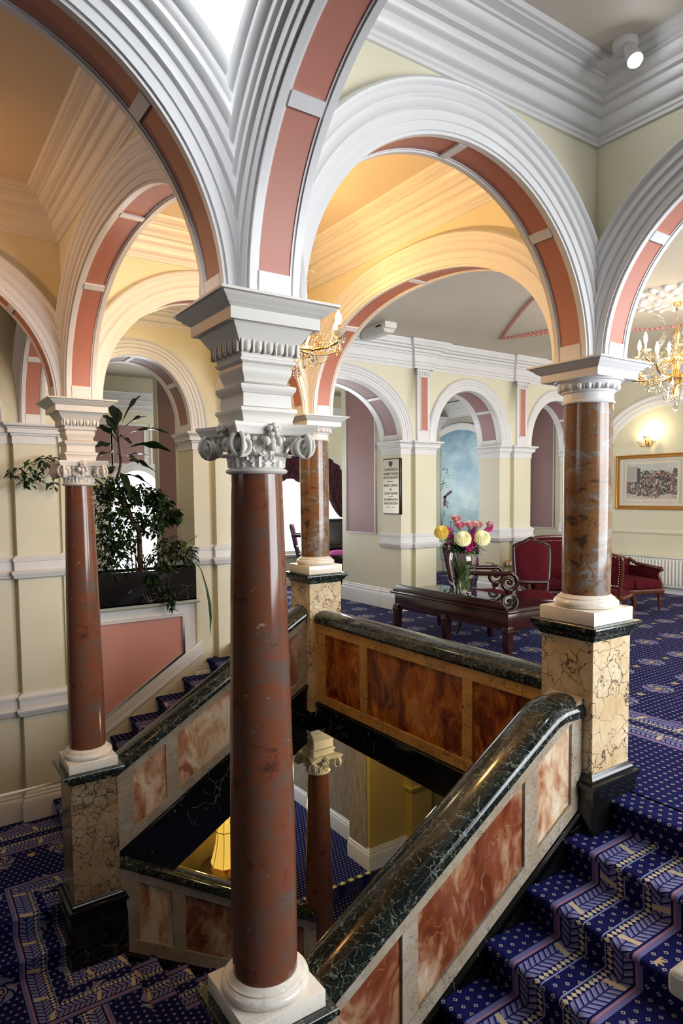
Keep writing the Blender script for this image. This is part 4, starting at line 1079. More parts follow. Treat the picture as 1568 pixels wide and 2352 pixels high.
def chrys(label, dx, dz, dy, r, mat, bx, by):
    t, p = flower_root('chrysanthemum', label, dx, dz, dy, 'yellow chrysanthemums in the vase'); m = MB()
    for ring in range(6):
        n = 20-2*ring; el = -.35+ring*.27
        for k in range(n):
            a = 2*pi*k/n+ring*.4; L = r*(1-.09*ring); d = Vector((cos(a)*cos(el), sin(a)*cos(el), sin(el))); s = Vector((-sin(a), cos(a), 0)); up = s.cross(d)*-1
            w = r*.17; m.add([d*r*.15-s*w*.5, d*r*.15+s*w*.5, d*L*.65+s*w+up*r*.05, d*L*.65-s*w+up*r*.05, d*L+s*w*.5-up*r*.04, d*L-s*w*.5-up*r*.04], [(0, 1, 2, 3), (3, 2, 4, 5)])
    m.ball((0, 0, r*.1), (r*.4, r*.4, r*.25), 10, 6); ob = m.build('bloom', mat, t, local=True, smooth=30, weld=False); ob.rotation_mode = 'QUATERNION'; ob.rotation_quaternion = Matrix.Rotation(radians(52), 3, AX).to_quaternion(); stem_for(t, p, bx, by)
def stock(label, pts, bx, by, r=.032):
    (dx, dz, dy) = pts[0]; t, p = flower_root('stock_flower', label, dx, dz, dy, 'magenta stocks in the vase')
    m = MB(); rg = random.Random(int(dz*999)); P = [AX*(a-dx)+AF*(c-dy)+Vector((0, 0, b-dz)) for a, b, c in pts]
    for a, b in zip(P[:-1], P[1:]):
        n = max(2, int((b-a).length/.028))
        for k in range(n+1):
            c = a.lerp(b, k/n)
            for q in range(4):
                an = rg.random()*6.28; o = c+Vector((cos(an), sin(an), rg.random()*.6-.3))*r*.9
                for pt in range(4):
                    e = pt*pi/2+an; nrm = (o-c).normalized(); s1 = nrm.orthogonal().normalized(); s2 = nrm.cross(s1)
                    w = s1*cos(e)+s2*sin(e); w2 = s1*cos(e+.9)+s2*sin(e+.9)
                    m.add([o, o+w*r*.75+nrm*.008, o+(w+w2)*r*.55+nrm*.014, o+w2*r*.75+nrm*.008], [(0, 1, 2, 3)])
    m.build('florets', MAGE, t, local=True, smooth=30, weld=False); stem_for(t, p, bx, by, leaves=1)
rose('topmost pale pink rose of the bouquet', -.086, 1.02, .05, .062, ROSE_L, -.05, .02)
rose('bright pink rose just below the topmost rose', -.055, .935, -.06, .066, ROSE_P, -.06, -.03)
rose('pale pink rose right of the middle of the bouquet', .10, .935, .0, .066, ROSE_L, .03, .02)
rose('rightmost pale pink rose, beside the magenta spike', .215, .93, .06, .064, ROSE_L, .05, -.04)
chrys('golden yellow chrysanthemum at the left of the bouquet', -.30, .865, -.06, .115, CHRY2, .06, .03)
chrys('lemon chrysanthemum at the front centre of the bouquet', -.03, .785, -.20, .125, CHRYS, -.02, -.05)
chrys('lemon chrysanthemum at the right of the bouquet', .235, .79, -.17, .125, CHRYS, .0, .05)
chrys('small lemon chrysanthemum bud hanging under the golden one', -.29, .775, -.04, .04, CHRYS, .04, .0)
stock('magenta stock left of the centre, between the yellow flowers', [(-.205, .91, -.02), (-.185, .80, -.04), (-.178, .69, -.05)], .05, .02, .036)
stock('large magenta stock hanging low at the front of the bouquet', [(.095, .77, -.15), (.105, .69, -.17), (.035, .62, -.18)], -.05, .03, .036)
stock('tall magenta stock spike standing out at the far right', [(.375, .96, .02), (.37, .89, .02), (.30, .84, .02)], .02, -.02)
stock('small magenta stock between the lemon flowers', [(.16, .815, -.10), (.15, .77, -.1)], .06, .0, .03)
bq = thing('foliage_sprays', 'dark green leaves filling the bouquet below the flowers', 'foliage', (VX, VY, VZ+.55), local=True)
rg = random.Random(11)
for k in range(46):
    a = rg.random()*6.28; leaf_blade('leaf', LEAFD if k % 3 else LEAFG, bq, Vector((cos(a), sin(a), 0))*.07+Vector((0, 0, rg.random()*.06)), Vector((cos(a), sin(a), .1+rg.random()*1.3)), .20+.12*rg.random(), .030, .35)
m = MB()
for k in range(12):
    a = rg.random()*6.28; b = rg.random()*6.28; m.tube([(.1*cos(a), .1*sin(a), .12), (.1*cos(a), .1*sin(a), 0), (.08*cos(b), .08*sin(b), -.48)], .005, 5)
m.build('stems', STEMG, bq, local=True)
for k in range(8):
    a = rg.random()*6.28; leaf_blade('leaf', LEAFG, bq, Vector((cos(a), sin(a), 0))*.06+Vector((0, 0, -.35)), Vector((cos(a)*.3, sin(a)*.3, 1)), .26, .022, 0)

# ------------------------------------------------------------------ chairs and seats
def nails(mb, pts, r=.0055, step=.036):
    P = [Vector(p) for p in pts]; acc = 0
    for a, b in zip(P[:-1], P[1:]):
        L = (b-a).length; d = acc
        while d < L: mb.ball(a.lerp(b, d/L), r, 6, 4); d += step
        acc = d-L
def cabriole(x, y, h, sx, sy, s=.03, turned=False):
    m = MB()
    if turned: m.lathe(x, y, [(.012, 0), (.018, .02), (.016, .05), (.022, .09), (.02, .12), (.028, h-.14), (.034, h-.10), (.026, h-.08), (.036, h-.06), (.036, h)], 16)
    else: m.tube([(x+sx*.05, y+sy*.05, 0), (x+sx*.035, y+sy*.035, .04), (x-sx*.005, y-sy*.005, h*.35), (x+sx*.02, y+sy*.02, h*.75), (x, y, h)], [.02, .016, .02, .032, .036], 10)
    return m
def back_outline(w, z0, z1, crest=.0, n=10, waist=.9):
    """outline of a chair back in (y,z), counter-clockwise from bottom left"""
    L = []; h = z1-z0
    for i in range(n+1):
        t = i/n; ww = w*(waist+(1-waist)*sin(pi*.5*min(1, t*1.3))); L.append((-ww, z0+h*t*.88))
    top = []
    for i in range(1, 2*n):
        q = i/(2*n)*2-1; top.append((w*q, z0+h*.88+(h*.12)*(1-abs(q)**2.2)+crest*math.exp(-(q*5)**2)))
    R = [(-y, z) for y, z in L[::-1]]
    return L+top+R
def chair(name, label, loc, rz, crest=.04, arms=False, fab=REDV, frame=MAHOG, z1=1.27, w=.33, seat_h=.50, depth=.62, nail=True, group=None, round_back=False):
    t = thing(name, label, 'chair', loc, rz, group, local=True)
    fw_ = w+.03; d2 = depth/2
    for sx, sy in ((1, 1), (1, -1)): cabriole(sx*(d2-.05), sy*(fw_-.02), seat_h-.07, sx, sy).build('leg', frame, t, local=True, smooth=60)
    for sy in (1, -1): MB().tube([(-d2-.08, sy*(w-.06), 0), (-d2+.02, sy*(w-.05), seat_h*.6), (-d2+.03, sy*(w-.05), seat_h)], [.02, .026, .03], 8).build('leg', frame, t, local=True, smooth=60)
    MB().prism([(d2, -fw_), (d2, fw_), (-d2, w), (-d2, -w)], 'z', seat_h-.09, seat_h-.02).build('seat_rail', frame, t, local=True, bevel=.015)
    rows = []
    for i in range(9):
        u = i/8; x = -d2+.03+(depth-.04)*u; r_ = []
        for j in range(11):
            q = j/10*2-1; hw = (w+(fw_-w)*u)*.97; r_.append((x, q*hw, seat_h-.02+.075*(1-abs(q)**4)*(1-abs(2*u-1)**4)))
        rows.append(r_)
    m = MB(); m.grid(rows); m.prism([(d2-.01, -fw_*.97), (d2-.01, fw_*.97), (-d2+.03, w*.97), (-d2+.03, -w*.97)], 'z', seat_h-.06, seat_h-.018); m.build('seat', fab, t, local=True, smooth=60, weld=False)
    ol = back_outline(w, seat_h+.13, z1, crest)
    rake = lambda z: -d2-.02-.20*(z-seat_h)
    m = MB(); pts = [(rake(z), y, z) for y, z in ol]; m.tube(pts+[pts[0]], .030, 8); 
    if crest:
        for q in (-1, 0, 1): m.ball((rake(z1+crest*.6), q*.05, z1+crest*(.5 if q else .8)-.01), (.025, .04, .025), 8, 6)
    for sy in (1, -1): m.tube([(-d2+.0, sy*(w-.05), seat_h-.05), (rake(seat_h+.15), sy*(w*.88), seat_h+.16)], .026, 8)
    m.build('back_frame', frame, t, local=True, smooth=60)
    m = MB(); c = (0, sum(z for _, z in ol)/len(ol)); n = len(ol)
    for side, off in ((1, .045), (-1, -.02)):
        fs = []; vs = []
        for f, o in ((.97, .2), (.85, .8), (.5, 1.0), (0, 1.05)):
            for y, z in ol: yy, zz = y*f, c[1]+(z-c[1])*f; vs.append((rake(zz)+off*o, yy, zz))
        fs = [(i*n+k, i*n+(k+1) % n, (i+1)*n+(k+1) % n, (i+1)*n+k) for i in range(3) for k in range(n)]
        m.add(vs, fs)
    m.build('backrest', fab, t, local=True, smooth=60, weld=False)
    if nail:
        m = MB(); q = [(rake(c[1]+(z-c[1])*.93)+.025, y*.91, c[1]+(z-c[1])*.94) for y, z in ol]; nails(m, q+[q[0]]); q2 = [(x-.065, y, z) for x, y, z in q]; nails(m, q2+[q2[0]])
        m.build('nail_heads', SILVER, t, local=True)
    if arms:
        for sy in (1, -1):
            y = sy*(w+.015); za = seat_h+.33
            P = [(rake(za)+.0, sy*w*.95, za+.03), (-d2+.2, y, za+.02), (d2-.17, y*1.04, za+.01)]
            cx, cz, R = d2-.15, za-.115, .125
            for i in range(26):
                u = i/25; a = pi/2-2*pi*1.45*u; r_ = R*(1-u)**.75+.012; P.append((cx+r_*cos(a), y*1.05, cz+r_*sin(a)))
            n = len(P); m = MB().tube(P, [.030+.004*sin(i) if i < 3 else .034-.014*(i-3)/25 for i in range(n)], 10)
            m.ball((cx, y*1.05, cz), (.03, .04, .03), 10, 6); m.build('scroll_arm', frame, t, local=True, smooth=60)
            m = MB().sq(cx, y*1.04, [(.05, seat_h-.06), (.045, seat_h+.02), (.035, seat_h+.05), (.045, seat_h+.075), (.05, cz-.09)]); m.build('arm_support', frame, t, local=True, bevel=.008)
    return t
chair('armchair', 'dark mahogany armchair with big scrolled arms and crimson seat, drawn up behind the vase', (5.74, 4.02, 0), radians(-34), crest=0, arms=True, depth=.78, w=.36, z1=1.28, seat_h=.52)
chair('upholstered_chair', 'crimson chair with carved crest and studded back, left of the right column', (6.385, 3.63, 0), radians(-132), crest=.05, depth=.66, w=.265, z1=1.24, seat_h=.50)
# settee right of the column and sofa behind it
def settee(name, label, loc, rz, L, seat_h=.50, back=1.0, depth=.72, armz=.75, frame=REDW, fab=REDV, cushions=2, tall_end=0, nail=True):
    t = thing(name, label, 'sofa', loc, rz, local=True); h = L/2; d2 = depth/2
    for x in (-h+.06, 0, h-.06):
        for y in (-d2+.05, d2-.05): cabriole(x, y, seat_h-.16, 0, 0, turned=True).build('leg', frame, t, local=True, smooth=60)
    MB().box(-h, -d2, seat_h-.17, h, d2, seat_h-.09).build('seat_rail', frame, t, local=True, bevel=.012)
    for k in range(cushions):
        x0 = -h+.07+(L-.14)*k/cushions; x1 = -h+.07+(L-.14)*(k+1)/cushions-.01
        MB().box(x0, -d2-.02, seat_h-.09, x1, d2-.1, seat_h+.06).build('seat_cushion', fab, t, local=True, bevel=.045, bseg=4)
    # back
    ol = []
    n = 16
    for i in range(n+1):
        q = i/n*2-1; ol.append((h*q*.98, back-(.10*abs(q)**3)))
    m = MB(); m.prism([(-h*.96, seat_h), (h*.96, seat_h)]+[(x*.97, z-.02) for x, z in ol[::-1]], 'y', d2-.10, d2-.01); m.build('backrest', fab, t, local=True, bevel=.02)
    P = [(-h, d2-.05, seat_h-.1)]+[(x, d2-.05, z) for x, z in ol]+[(h, d2-.05, seat_h-.1)]
    m = MB().tube(P, .035, 10); m.build('back_frame', frame, t, local=True, smooth=60)
    for sx in (-1, 1):
        x = sx*(h-.01)
        m = MB().tube([(x, d2-.06, armz+.10), (x, d2-.25, armz+.03), (x, -d2+.22, armz), (x, -d2+.08, armz-.005), (x, -d2+.05, armz-.03)], [.03, .032, .036, .04, .02], 10)
        m.tube([(x, -d2+.12, armz-.02), (x, -d2+.16, armz-.10), (x, -d2+.10, seat_h+.02), (x, -d2+.05, seat_h-.1)], [.03, .022, .028, .034], 10); m.build('arm', frame, t, local=True, smooth=60)
        MB().box(x-.025, -d2+.16, seat_h-.08, x+.025, d2-.06, armz-.01).build('arm_panel', fab, t, local=True, bevel=.012)
    if nail:
        m = MB(); nails(m, [(-h*.9, d2-.115, seat_h+.1)]+[(x*.93, d2-.115, z-.06) for x, z in ol]+[(h*.9, d2-.115, seat_h+.1)]); nails(m, [(-h, -d2-.008, seat_h-.11), (h, -d2-.008, seat_h-.11)])
        for sx in (-1, 1):
            nails(m, [(sx*(h+.02), -d2+.18, armz-.05), (sx*(h+.02), -d2+.2, seat_h)]); nails(m, [(sx*(h+.02), -d2+.18, armz-.045), (sx*(h+.02), d2-.1, armz+.02)])
        m.build('nail_heads', SILVER, t, local=True)
    return t
settee('settee', 'crimson velvet settee with open wooden legs, right of the right column before the radiator', (8.80, 3.90, 0), radians(-20), 1.15, seat_h=.47, back=.86, depth=.95, armz=.70, cushions=2)
chair('upholstered_chair', 'crimson studded chair back just visible at the right edge of the right column', (7.53, 3.25, 0), radians(20), crest=.02, depth=.62, w=.32, z1=1.10, seat_h=.48, frame=REDW)
settee('sofa', 'crimson velvet sofa with scrolled wooden frame, behind the carved chair', (7.75, 4.25, 0), radians(-38), 1.15, seat_h=.5, back=1.23, depth=.8, armz=.72, cushions=2)
# window room furniture
dc = chair('dining_chair', 'dark dining armchair with magenta upholstery at the far window', (5.47, 8.35, 0), radians(-34), crest=0, arms=True, fab=PURV, frame=DARKW, z1=1.44, w=.27, depth=.55, seat_h=.84, nail=False)
c2 = chair('dining_chair', 'dark dining chair with magenta seat beside the drawn curtain, right of the back column', (6.15, 8.35, 0), radians(150), crest=0, fab=PURV, frame=DARKW, z1=1.02, w=.28, depth=.55, seat_h=.80, nail=False)
p_ = thing('upright_piano', 'dark upright piano in front of the curtained window, right of the back column', 'piano', (6.75, 9.2, 0))
MB().box(6.05, 9.05, 0, 7.5, 9.5, 1.42).build('piano_case', DARKW, p_, bevel=.01); MB().box(6.02, 9.0, 1.42, 7.53, 9.54, 1.47).build('piano_lid', DARKW, p_, bevel=.008); MB().box(6.1, 8.85, .82, 7.45, 9.06, .92).build('key_bed', DARKW, p_, bevel=.01)
c3 = chair('dining_chair', 'dark turned-leg chair seen between the pier and the vase', (8.35, 6.75, 0), radians(200), crest=0, fab=PURV, frame=DARKW, z1=1.40, w=.34, depth=.6, seat_h=.62, nail=False)
def curtainmat():
    M = Mat('crimson_damask'); co = M.coord(); v = M.voro(M.warp(co, 8, .05), 16, 'F1'); n = M.noise(co, 30, 4)
    c = M.ramp(v['Distance'], [(.2, (.16, .012, .02)), (.32, (.07, .004, .012)), (.5, (.03, .004, .01))]); c = M.mix(M.e(n['Fac']).gt(.62)*.6, c, (.30, .12, .12))
    return M.set(c, .8)
CURT = curtainmat()
cu = thing('window_curtain', 'crimson patterned curtains with gathered valance and swag at the far window', 'curtain', (6.0, 9.6, .7))
rows = []
for i in range(14):
    u = i/13; r_ = []
    for j in range(60):
        q = j/59; x = 4.2+3.05*q; top = 2.0+.95*sqrt(max(0, 1-(2*q-1)**2)); bot = 2.28-.10*cos(q*pi*6)-.05; r_.append((x, 9.62+.05*sin(q*90+u*2)+.03*sin(u*7), top+(min(bot, top-.02)-top)*u))
    rows.append(r_)
m = MB(); m.grid(rows); m.build('valance', CURT, cu, smooth=60)
for sx in (1, -1):
    rows = []
    for i in range(22):
        u = i/21; r_ = []
        for j in range(30):
            q = j/29; zt = 2.0+.93*sqrt(max(0, 1-(1-q*.62)**2))
            x0 = 7.25-q*.78; k = u; xx = x0+(7.18-x0)*(k**1.6)*.92; z = zt-(zt-1.35)*k-.25*q*sin(pi*k)
            r_.append((5.725+sx*(xx-5.725), 9.55+.045*sin(q*26)*(1-.5*k), z))
        rows.append(r_)
    for i in range(8):
        u = (i+1)/8; rows.append([(5.725+sx*(7.18-.08*(1-q/14.5)+.05*(q/29)-5.725), 9.55+.03*sin(q*1.3), 1.35-.65*u) for q in range(30)])
    m = MB(); m.grid(rows); m.build('swag', CURT, cu, smooth=60)

# ------------------------------------------------------------------ planter and plants
pb = MB(); px0, px1, py0, py1, pz0, pz1 = .50, 1.87, YW-.08, YW+.34, .645, 1.065
t = thing('planter_box', 'long black marbled planter box on the ledge above the pink panel', 'planter', (1.2, YW+.1, pz0))
MB().box(px0, py0, pz0, px1, py0+.02, pz1).box(px0, py1-.02, pz0, px1, py1, pz1).box(px0, py0+.02, pz0, px0+.02, py1-.02, pz1).box(px1-.02, py0+.02, pz0, px1, py1-.02, pz1).box(px0, py0, pz0, px1, py1, pz0+.02).build('box_walls', BLACK, t)
MB().box(px0+.02, py0+.02, pz1-.06, px1-.02, py1-.02, pz1-.04).build('soil', SOIL, t)
rg = random.Random(21)
def fan(t, base, tip, w, mat=LEAFD, name='leaf'):
    """long strap leaf arching from base to tip on a thin stalk"""
    b, e = Vector(base), Vector(tip); d = e-b; L = d.length; side = d.cross(Vector((0, 0, 1))); side = side.normalized() if side.length > .02 else Vector((1, 0, 0))
    side = (side+Vector((rg.uniform(-.5, .5), rg.uniform(-.5, .5), rg.uniform(-.6, .6)))).normalized()
    rows = []; n = 10
    for i in range(n+1):
        u = i/n; c = b.lerp(e, u)+Vector((0, 0, 1))*(L*.16*sin(pi*u)); ww = .006 if u < .3 else w*(sin(pi*min(1, (u-.3)/.7*.93+.07))**.75); ww = max(ww, .003)
        wv = .25*ww*sin(u*17)
        rows.append([c-side*ww+Vector((0, 0, wv)), c-Vector((0, 0, ww*.25)), c+side*ww-Vector((0, 0, wv))])
    m = MB(); m.grid(rows); return m.build(name, mat, t, smooth=60)
dr = thing('dracaena', 'tall dracaena with long drooping dark leaves in the black planter', 'plant', (1.2, 5.68, 1.02))
stem = [(1.215, 5.68, 1.02), (1.21, 5.68, 1.53), (1.10, 5.68, 1.85), (.955, 5.68, 2.195), (1.0, 5.68, 2.32), (1.02, 5.68, 2.43), (1.0, 5.68, 2.65), (.996, 5.68, 2.78)]
MB().tube(stem, [.02, .02, .018, .016, .016, .015, .012, .01], 8).build('cane', BARKD, dr, smooth=60)
def leaf_at(z, tip, w=.045):
    for a, b in zip(stem[:-1], stem[1:]):
        if a[2] <= z <= b[2]: u = (z-a[2])/(b[2]-a[2]); p = Vector(a).lerp(Vector(b), u); fan(dr, p, tip, w*1.3)
for z, tip, w in ((2.77, (1.29, 5.65, 3.26), .05), (2.77, (.90, 5.62, 3.13), .06), (2.74, (.77, 5.5, 2.97), .045), (2.66, (.70, 5.6, 2.85), .04), (2.75, (1.32, 5.55, 2.99), .045), (2.7, (1.61, 5.5, 2.776), .04),
                  (2.55, (1.59, 5.45, 2.55), .045), (2.45, (1.38, 5.6, 2.49), .035), (2.42, (1.39, 5.45, 2.29), .05), (2.6, (.70, 5.6, 2.59), .045), (2.5, (.70, 5.5, 2.47), .05), (2.3, (1.03, 5.4, 2.05), .05), (2.25, (1.37, 5.5, 2.10), .06),
                  (2.15, (1.20, 5.45, 1.85), .06), (2.72, (1.05, 5.35, 2.62), .05), (2.65, (.93, 5.9, 3.0), .05), (2.35, (.72, 5.45, 2.2), .05), (2.2, (.78, 5.55, 1.95), .05), (2.77, (1.02, 5.75, 3.1), .05), (2.5, (1.12, 5.3, 2.38), .05)): leaf_at(z, tip, w)
def small_leaves(t, name, centres, n, L, w, mats, spread, droop=.5, seed=1):
    """many separate small leaves merged per branch cluster as one mesh of the plant"""
    r_ = random.Random(seed)
    for ci, (c, rad) in enumerate(centres):
        m = MB(); m.cur = 0
        for k in range(n):
            while True:
                o = Vector((r_.uniform(-1, 1), r_.uniform(-1, 1), r_.uniform(-1, 1)))
                if o.length < 1: break
            p = Vector(c)+Vector((o.x*rad[0], o.y*rad[1], o.z*rad[2])); a = r_.random()*6.28; d = Vector((cos(a), sin(a)*.7, -droop+r_.uniform(-.5, .5))).normalized(); s = d.cross(Vector((r_.uniform(-.4, .4), r_.uniform(-.4, .4), 1))).normalized(); up = s.cross(d)
            l = L*r_.uniform(.7, 1.25); ww = w*r_.uniform(.8, 1.2); m.cur = r_.randrange(len(mats))
            m.add([p, p+d*l*.35-s*ww+up*ww*.3, p+d*l*.4, p+d*l*.35+s*ww+up*ww*.3, p+d*l-up*l*.12], [(0, 1, 2), (0, 2, 3), (1, 4, 2), (2, 4, 3)])
        m.build(name, mats, t, smooth=60, weld=False)
fi = thing('weeping_fig', 'bushy weeping fig with red-brown stems and small dark leaves, filling the planter', 'plant', (1.15, 5.62, 1.02))
trunk = [(1.22, 5.62, 1.02), (1.205, 5.6, 1.53), (1.06, 5.6, 1.835), (.92, 5.6, 2.05), (.79, 5.58, 2.145)]
m = MB(); m.tube(trunk, [.032, .026, .022, .016, .01], 8); m.tube([(1.19, 5.6, 1.55), (1.02, 5.62, 1.85), (.9, 5.65, 2.08)], [.018, .014, .008], 6); m.build('trunk', BARK, fi, smooth=60)
m = MB()
for a, b in (((1.11, 5.6, 1.02), (1.08, 5.6, 1.42)), ((1.14, 5.58, 1.02), (1.16, 5.6, 1.5)), ((1.24, 5.58, 1.02), (1.43, 5.55, 1.34)), ((1.2, 5.6, 1.02), (1.30, 5.55, 1.27)), ((1.17, 5.6, 1.02), (1.12, 5.62, 1.35)), ((1.26, 5.6, 1.02), (1.25, 5.62, 1.3)), ((1.2, 5.6, 1.5), (1.5, 5.6, 1.95)), ((1.2, 5.6, 1.55), (1.64, 5.55, 1.72)), ((1.06, 5.6, 1.83), (1.35, 5.55, 2.1)), ((.92, 5.6, 2.05), (1.2, 5.5, 2.1)), ((1.1, 5.6, 1.3), (.72, 5.5, 1.7)), ((1.1, 5.6, 1.2), (.75, 5.5, 1.35)), ((1.06, 5.6, 1.8), (.75, 5.5, 1.95))):
    a, b = Vector(a), Vector(b); m.tube([a, a.lerp(b, .5)+Vector((0, 0, .05)), b], [.010, .007, .003], 5)
m.build('branches', BARK, fi, smooth=60)
small_leaves(fi, 'leaves', [((.85, 5.58, 2.10), (.22, .16, .16)), ((1.22, 5.6, 2.02), (.28, .18, .16)), ((1.45, 5.58, 1.92), (.16, .14, .14)), ((.80, 5.56, 1.78), (.2, .16, .26)), ((1.05, 5.6, 1.72), (.22, .16, .2)), ((1.38, 5.58, 1.66), (.2, .14, .18)), ((.78, 5.56, 1.38), (.18, .14, .26)), ((1.0, 5.58, 1.42), (.18, .14, .18)), ((1.64, 5.55, 1.74), (.08, .08, .10))],
             210, .10, .024, [LEAFD, LEAFD, LEAFG], .2, seed=3)
fb = thing('fig_branch', 'leafy fig branch reaching left past the capital of the left column', 'plant', (.42, 5.42, 2.35))
m = MB(); m.tube([(.75, 5.58, 2.15), (.42, 5.42, 2.38), (.20, 5.35, 2.44), (.02, 5.33, 2.42), (-.16, 5.32, 2.32), (-.31, 5.32, 2.20)], [.010, .009, .007, .006, .004, .002], 6); m.tube([(.2, 5.35, 2.44), (.05, 5.3, 2.28), (-.13, 5.3, 2.15)], [.006, .004, .002], 5); m.tube([(.25, 5.35, 2.42), (.16, 5.3, 2.2), (.14, 5.3, 2.03)], [.006, .004, .002], 5); m.build('twigs', BARKD, fb)
small_leaves(fb, 'leaves', [((.28, 5.34, 2.38), (.12, .08, .07)), ((.12, 5.33, 2.40), (.12, .08, .07)), ((-.05, 5.32, 2.36), (.12, .07, .08)), ((-.2, 5.32, 2.27), (.11, .06, .06)), ((-.02, 5.3, 2.22), (.12, .06, .07)), ((.15, 5.31, 2.2), (.07, .06, .14)), ((-.12, 5.3, 2.15), (.07, .05, .05))], 20, .09, .024, [LEAFD, LEAFG], .1, seed=9)
un = thing('trailing_plant', 'low trailing plants spilling over the right end of the black planter', 'plant', (1.55, 5.5, 1.05))
m = MB()
for a, b in (((1.5, 5.55, 1.05), (1.7, 5.45, 1.42)), ((1.6, 5.55, 1.05), (1.9, 5.42, 1.48)), ((1.3, 5.5, 1.06), (1.27, 5.38, .84)), ((1.48, 5.48, 1.06), (1.5, 5.36, .6)), ((1.62, 5.5, 1.05), (1.62, 5.42, 1.35)), ((1.75, 5.5, 1.05), (1.85, 5.42, 1.3))):
    a, b = Vector(a), Vector(b); m.tube([a, a.lerp(b, .5)+Vector((0, -.03, .10)), b], [.006, .004, .002], 5)
m.build('shoots', BARKD, un)
small_leaves(un, 'leaves', [((1.45, 5.52, 1.22), (.16, .12, .14)), ((1.66, 5.5, 1.30), (.16, .12, .15)), ((1.80, 5.48, 1.22), (.12, .10, .16)), ((1.5, 5.37, .72), (.05, .03, .16)), ((1.28, 5.38, .95), (.07, .04, .12)), ((1.45, 5.42, 1.10), (.12, .05, .08)), ((.85, 5.45, 1.15), (.2, .06, .12)), ((1.55, 5.55, 1.40), (.2, .1, .12)), ((1.2, 5.5, 1.18), (.3, .08, .12))], 80, .11, .016, [LEAFD, LEAFG, LEAFD], .1, seed=5)
sn = thing('snake_plant', 'yellow-edged strap leaves at the right end of the planter, one hanging down the wall', 'plant', (1.8, 5.5, 1.04))
for b, e, w in (((1.74, 5.52, 1.04), (1.80, 5.42, 1.47), .022), ((1.78, 5.52, 1.04), (1.93, 5.44, 1.50), .022), ((1.76, 5.5, 1.04), (1.70, 5.42, 1.42), .02)): fan(sn, b, e, w, LEAFY, 'strap_leaf')
P = [Vector(p) for p in ((1.80, 5.5, 1.05), (1.85, 5.36, 1.14), (1.91, 5.34, 1.03), (1.975, 5.335, .80), (2.012, 5.335, .59), (2.024, 5.335, .39), (2.010, 5.335, .16))]
rows = []
for i, p in enumerate(P): wv = (.006, .007, .008, .014, .022, .018, .002)[i]; rows.append([p-Vector((wv, .004, 0)), p+Vector((0, -.008, 0)), p+Vector((wv, .004, 0))])
m = MB(); m.grid(rows); m.build('hanging_leaf', LEAFG, sn, smooth=60)
# ------------------------------------------------------------------ chandeliers
def inst(me, name, parent, loc, rz=0, s=1):
    o = bpy.data.objects.new(name, me); COL.objects.link(o); o.parent = parent; o.location = loc; o.rotation_euler = (0, 0, rz); o.scale = (s, s, s); return o
def drop_mesh(L=.085, w=.02):
    m = MB(); m.lathe(0, 0, [(.0005, 0), (w*.25, -L*.08), (w*.55, -L*.45), (w, -L*.72), (w*.6, -L*.92), (.0005, -L)], 7, cap=False)
    m.ball((0, 0, .012), .008, 6, 4); o = m.build('crystal_drop', CRYST, smooth=0); me = o.data; bpy.data.objects.remove(o); return me
DROP = drop_mesh()
def candle(mb_cup, mb_tube, mb_bulb, p, h=.085, hb=.105, r=.052):
    x, y, z = p
    mb_cup.lathe(x, y, [(.008, z-.03), (.014, z-.02), (.03, z-.012), (r, z+.012), (r*1.08, z+.02), (r*.98, z+.016), (.02, z)], 14)
    mb_tube.lathe(x, y, [(.0155, z), (.0155, z+h)], 12)
    mb_bulb.lathe(x, y, [(.010, z+h), (.02, z+h+hb*.2), (.0245, z+h+hb*.42), (.019, z+h+hb*.7), (.007, z+h+hb*.93), (.001, z+h+hb)], 12)
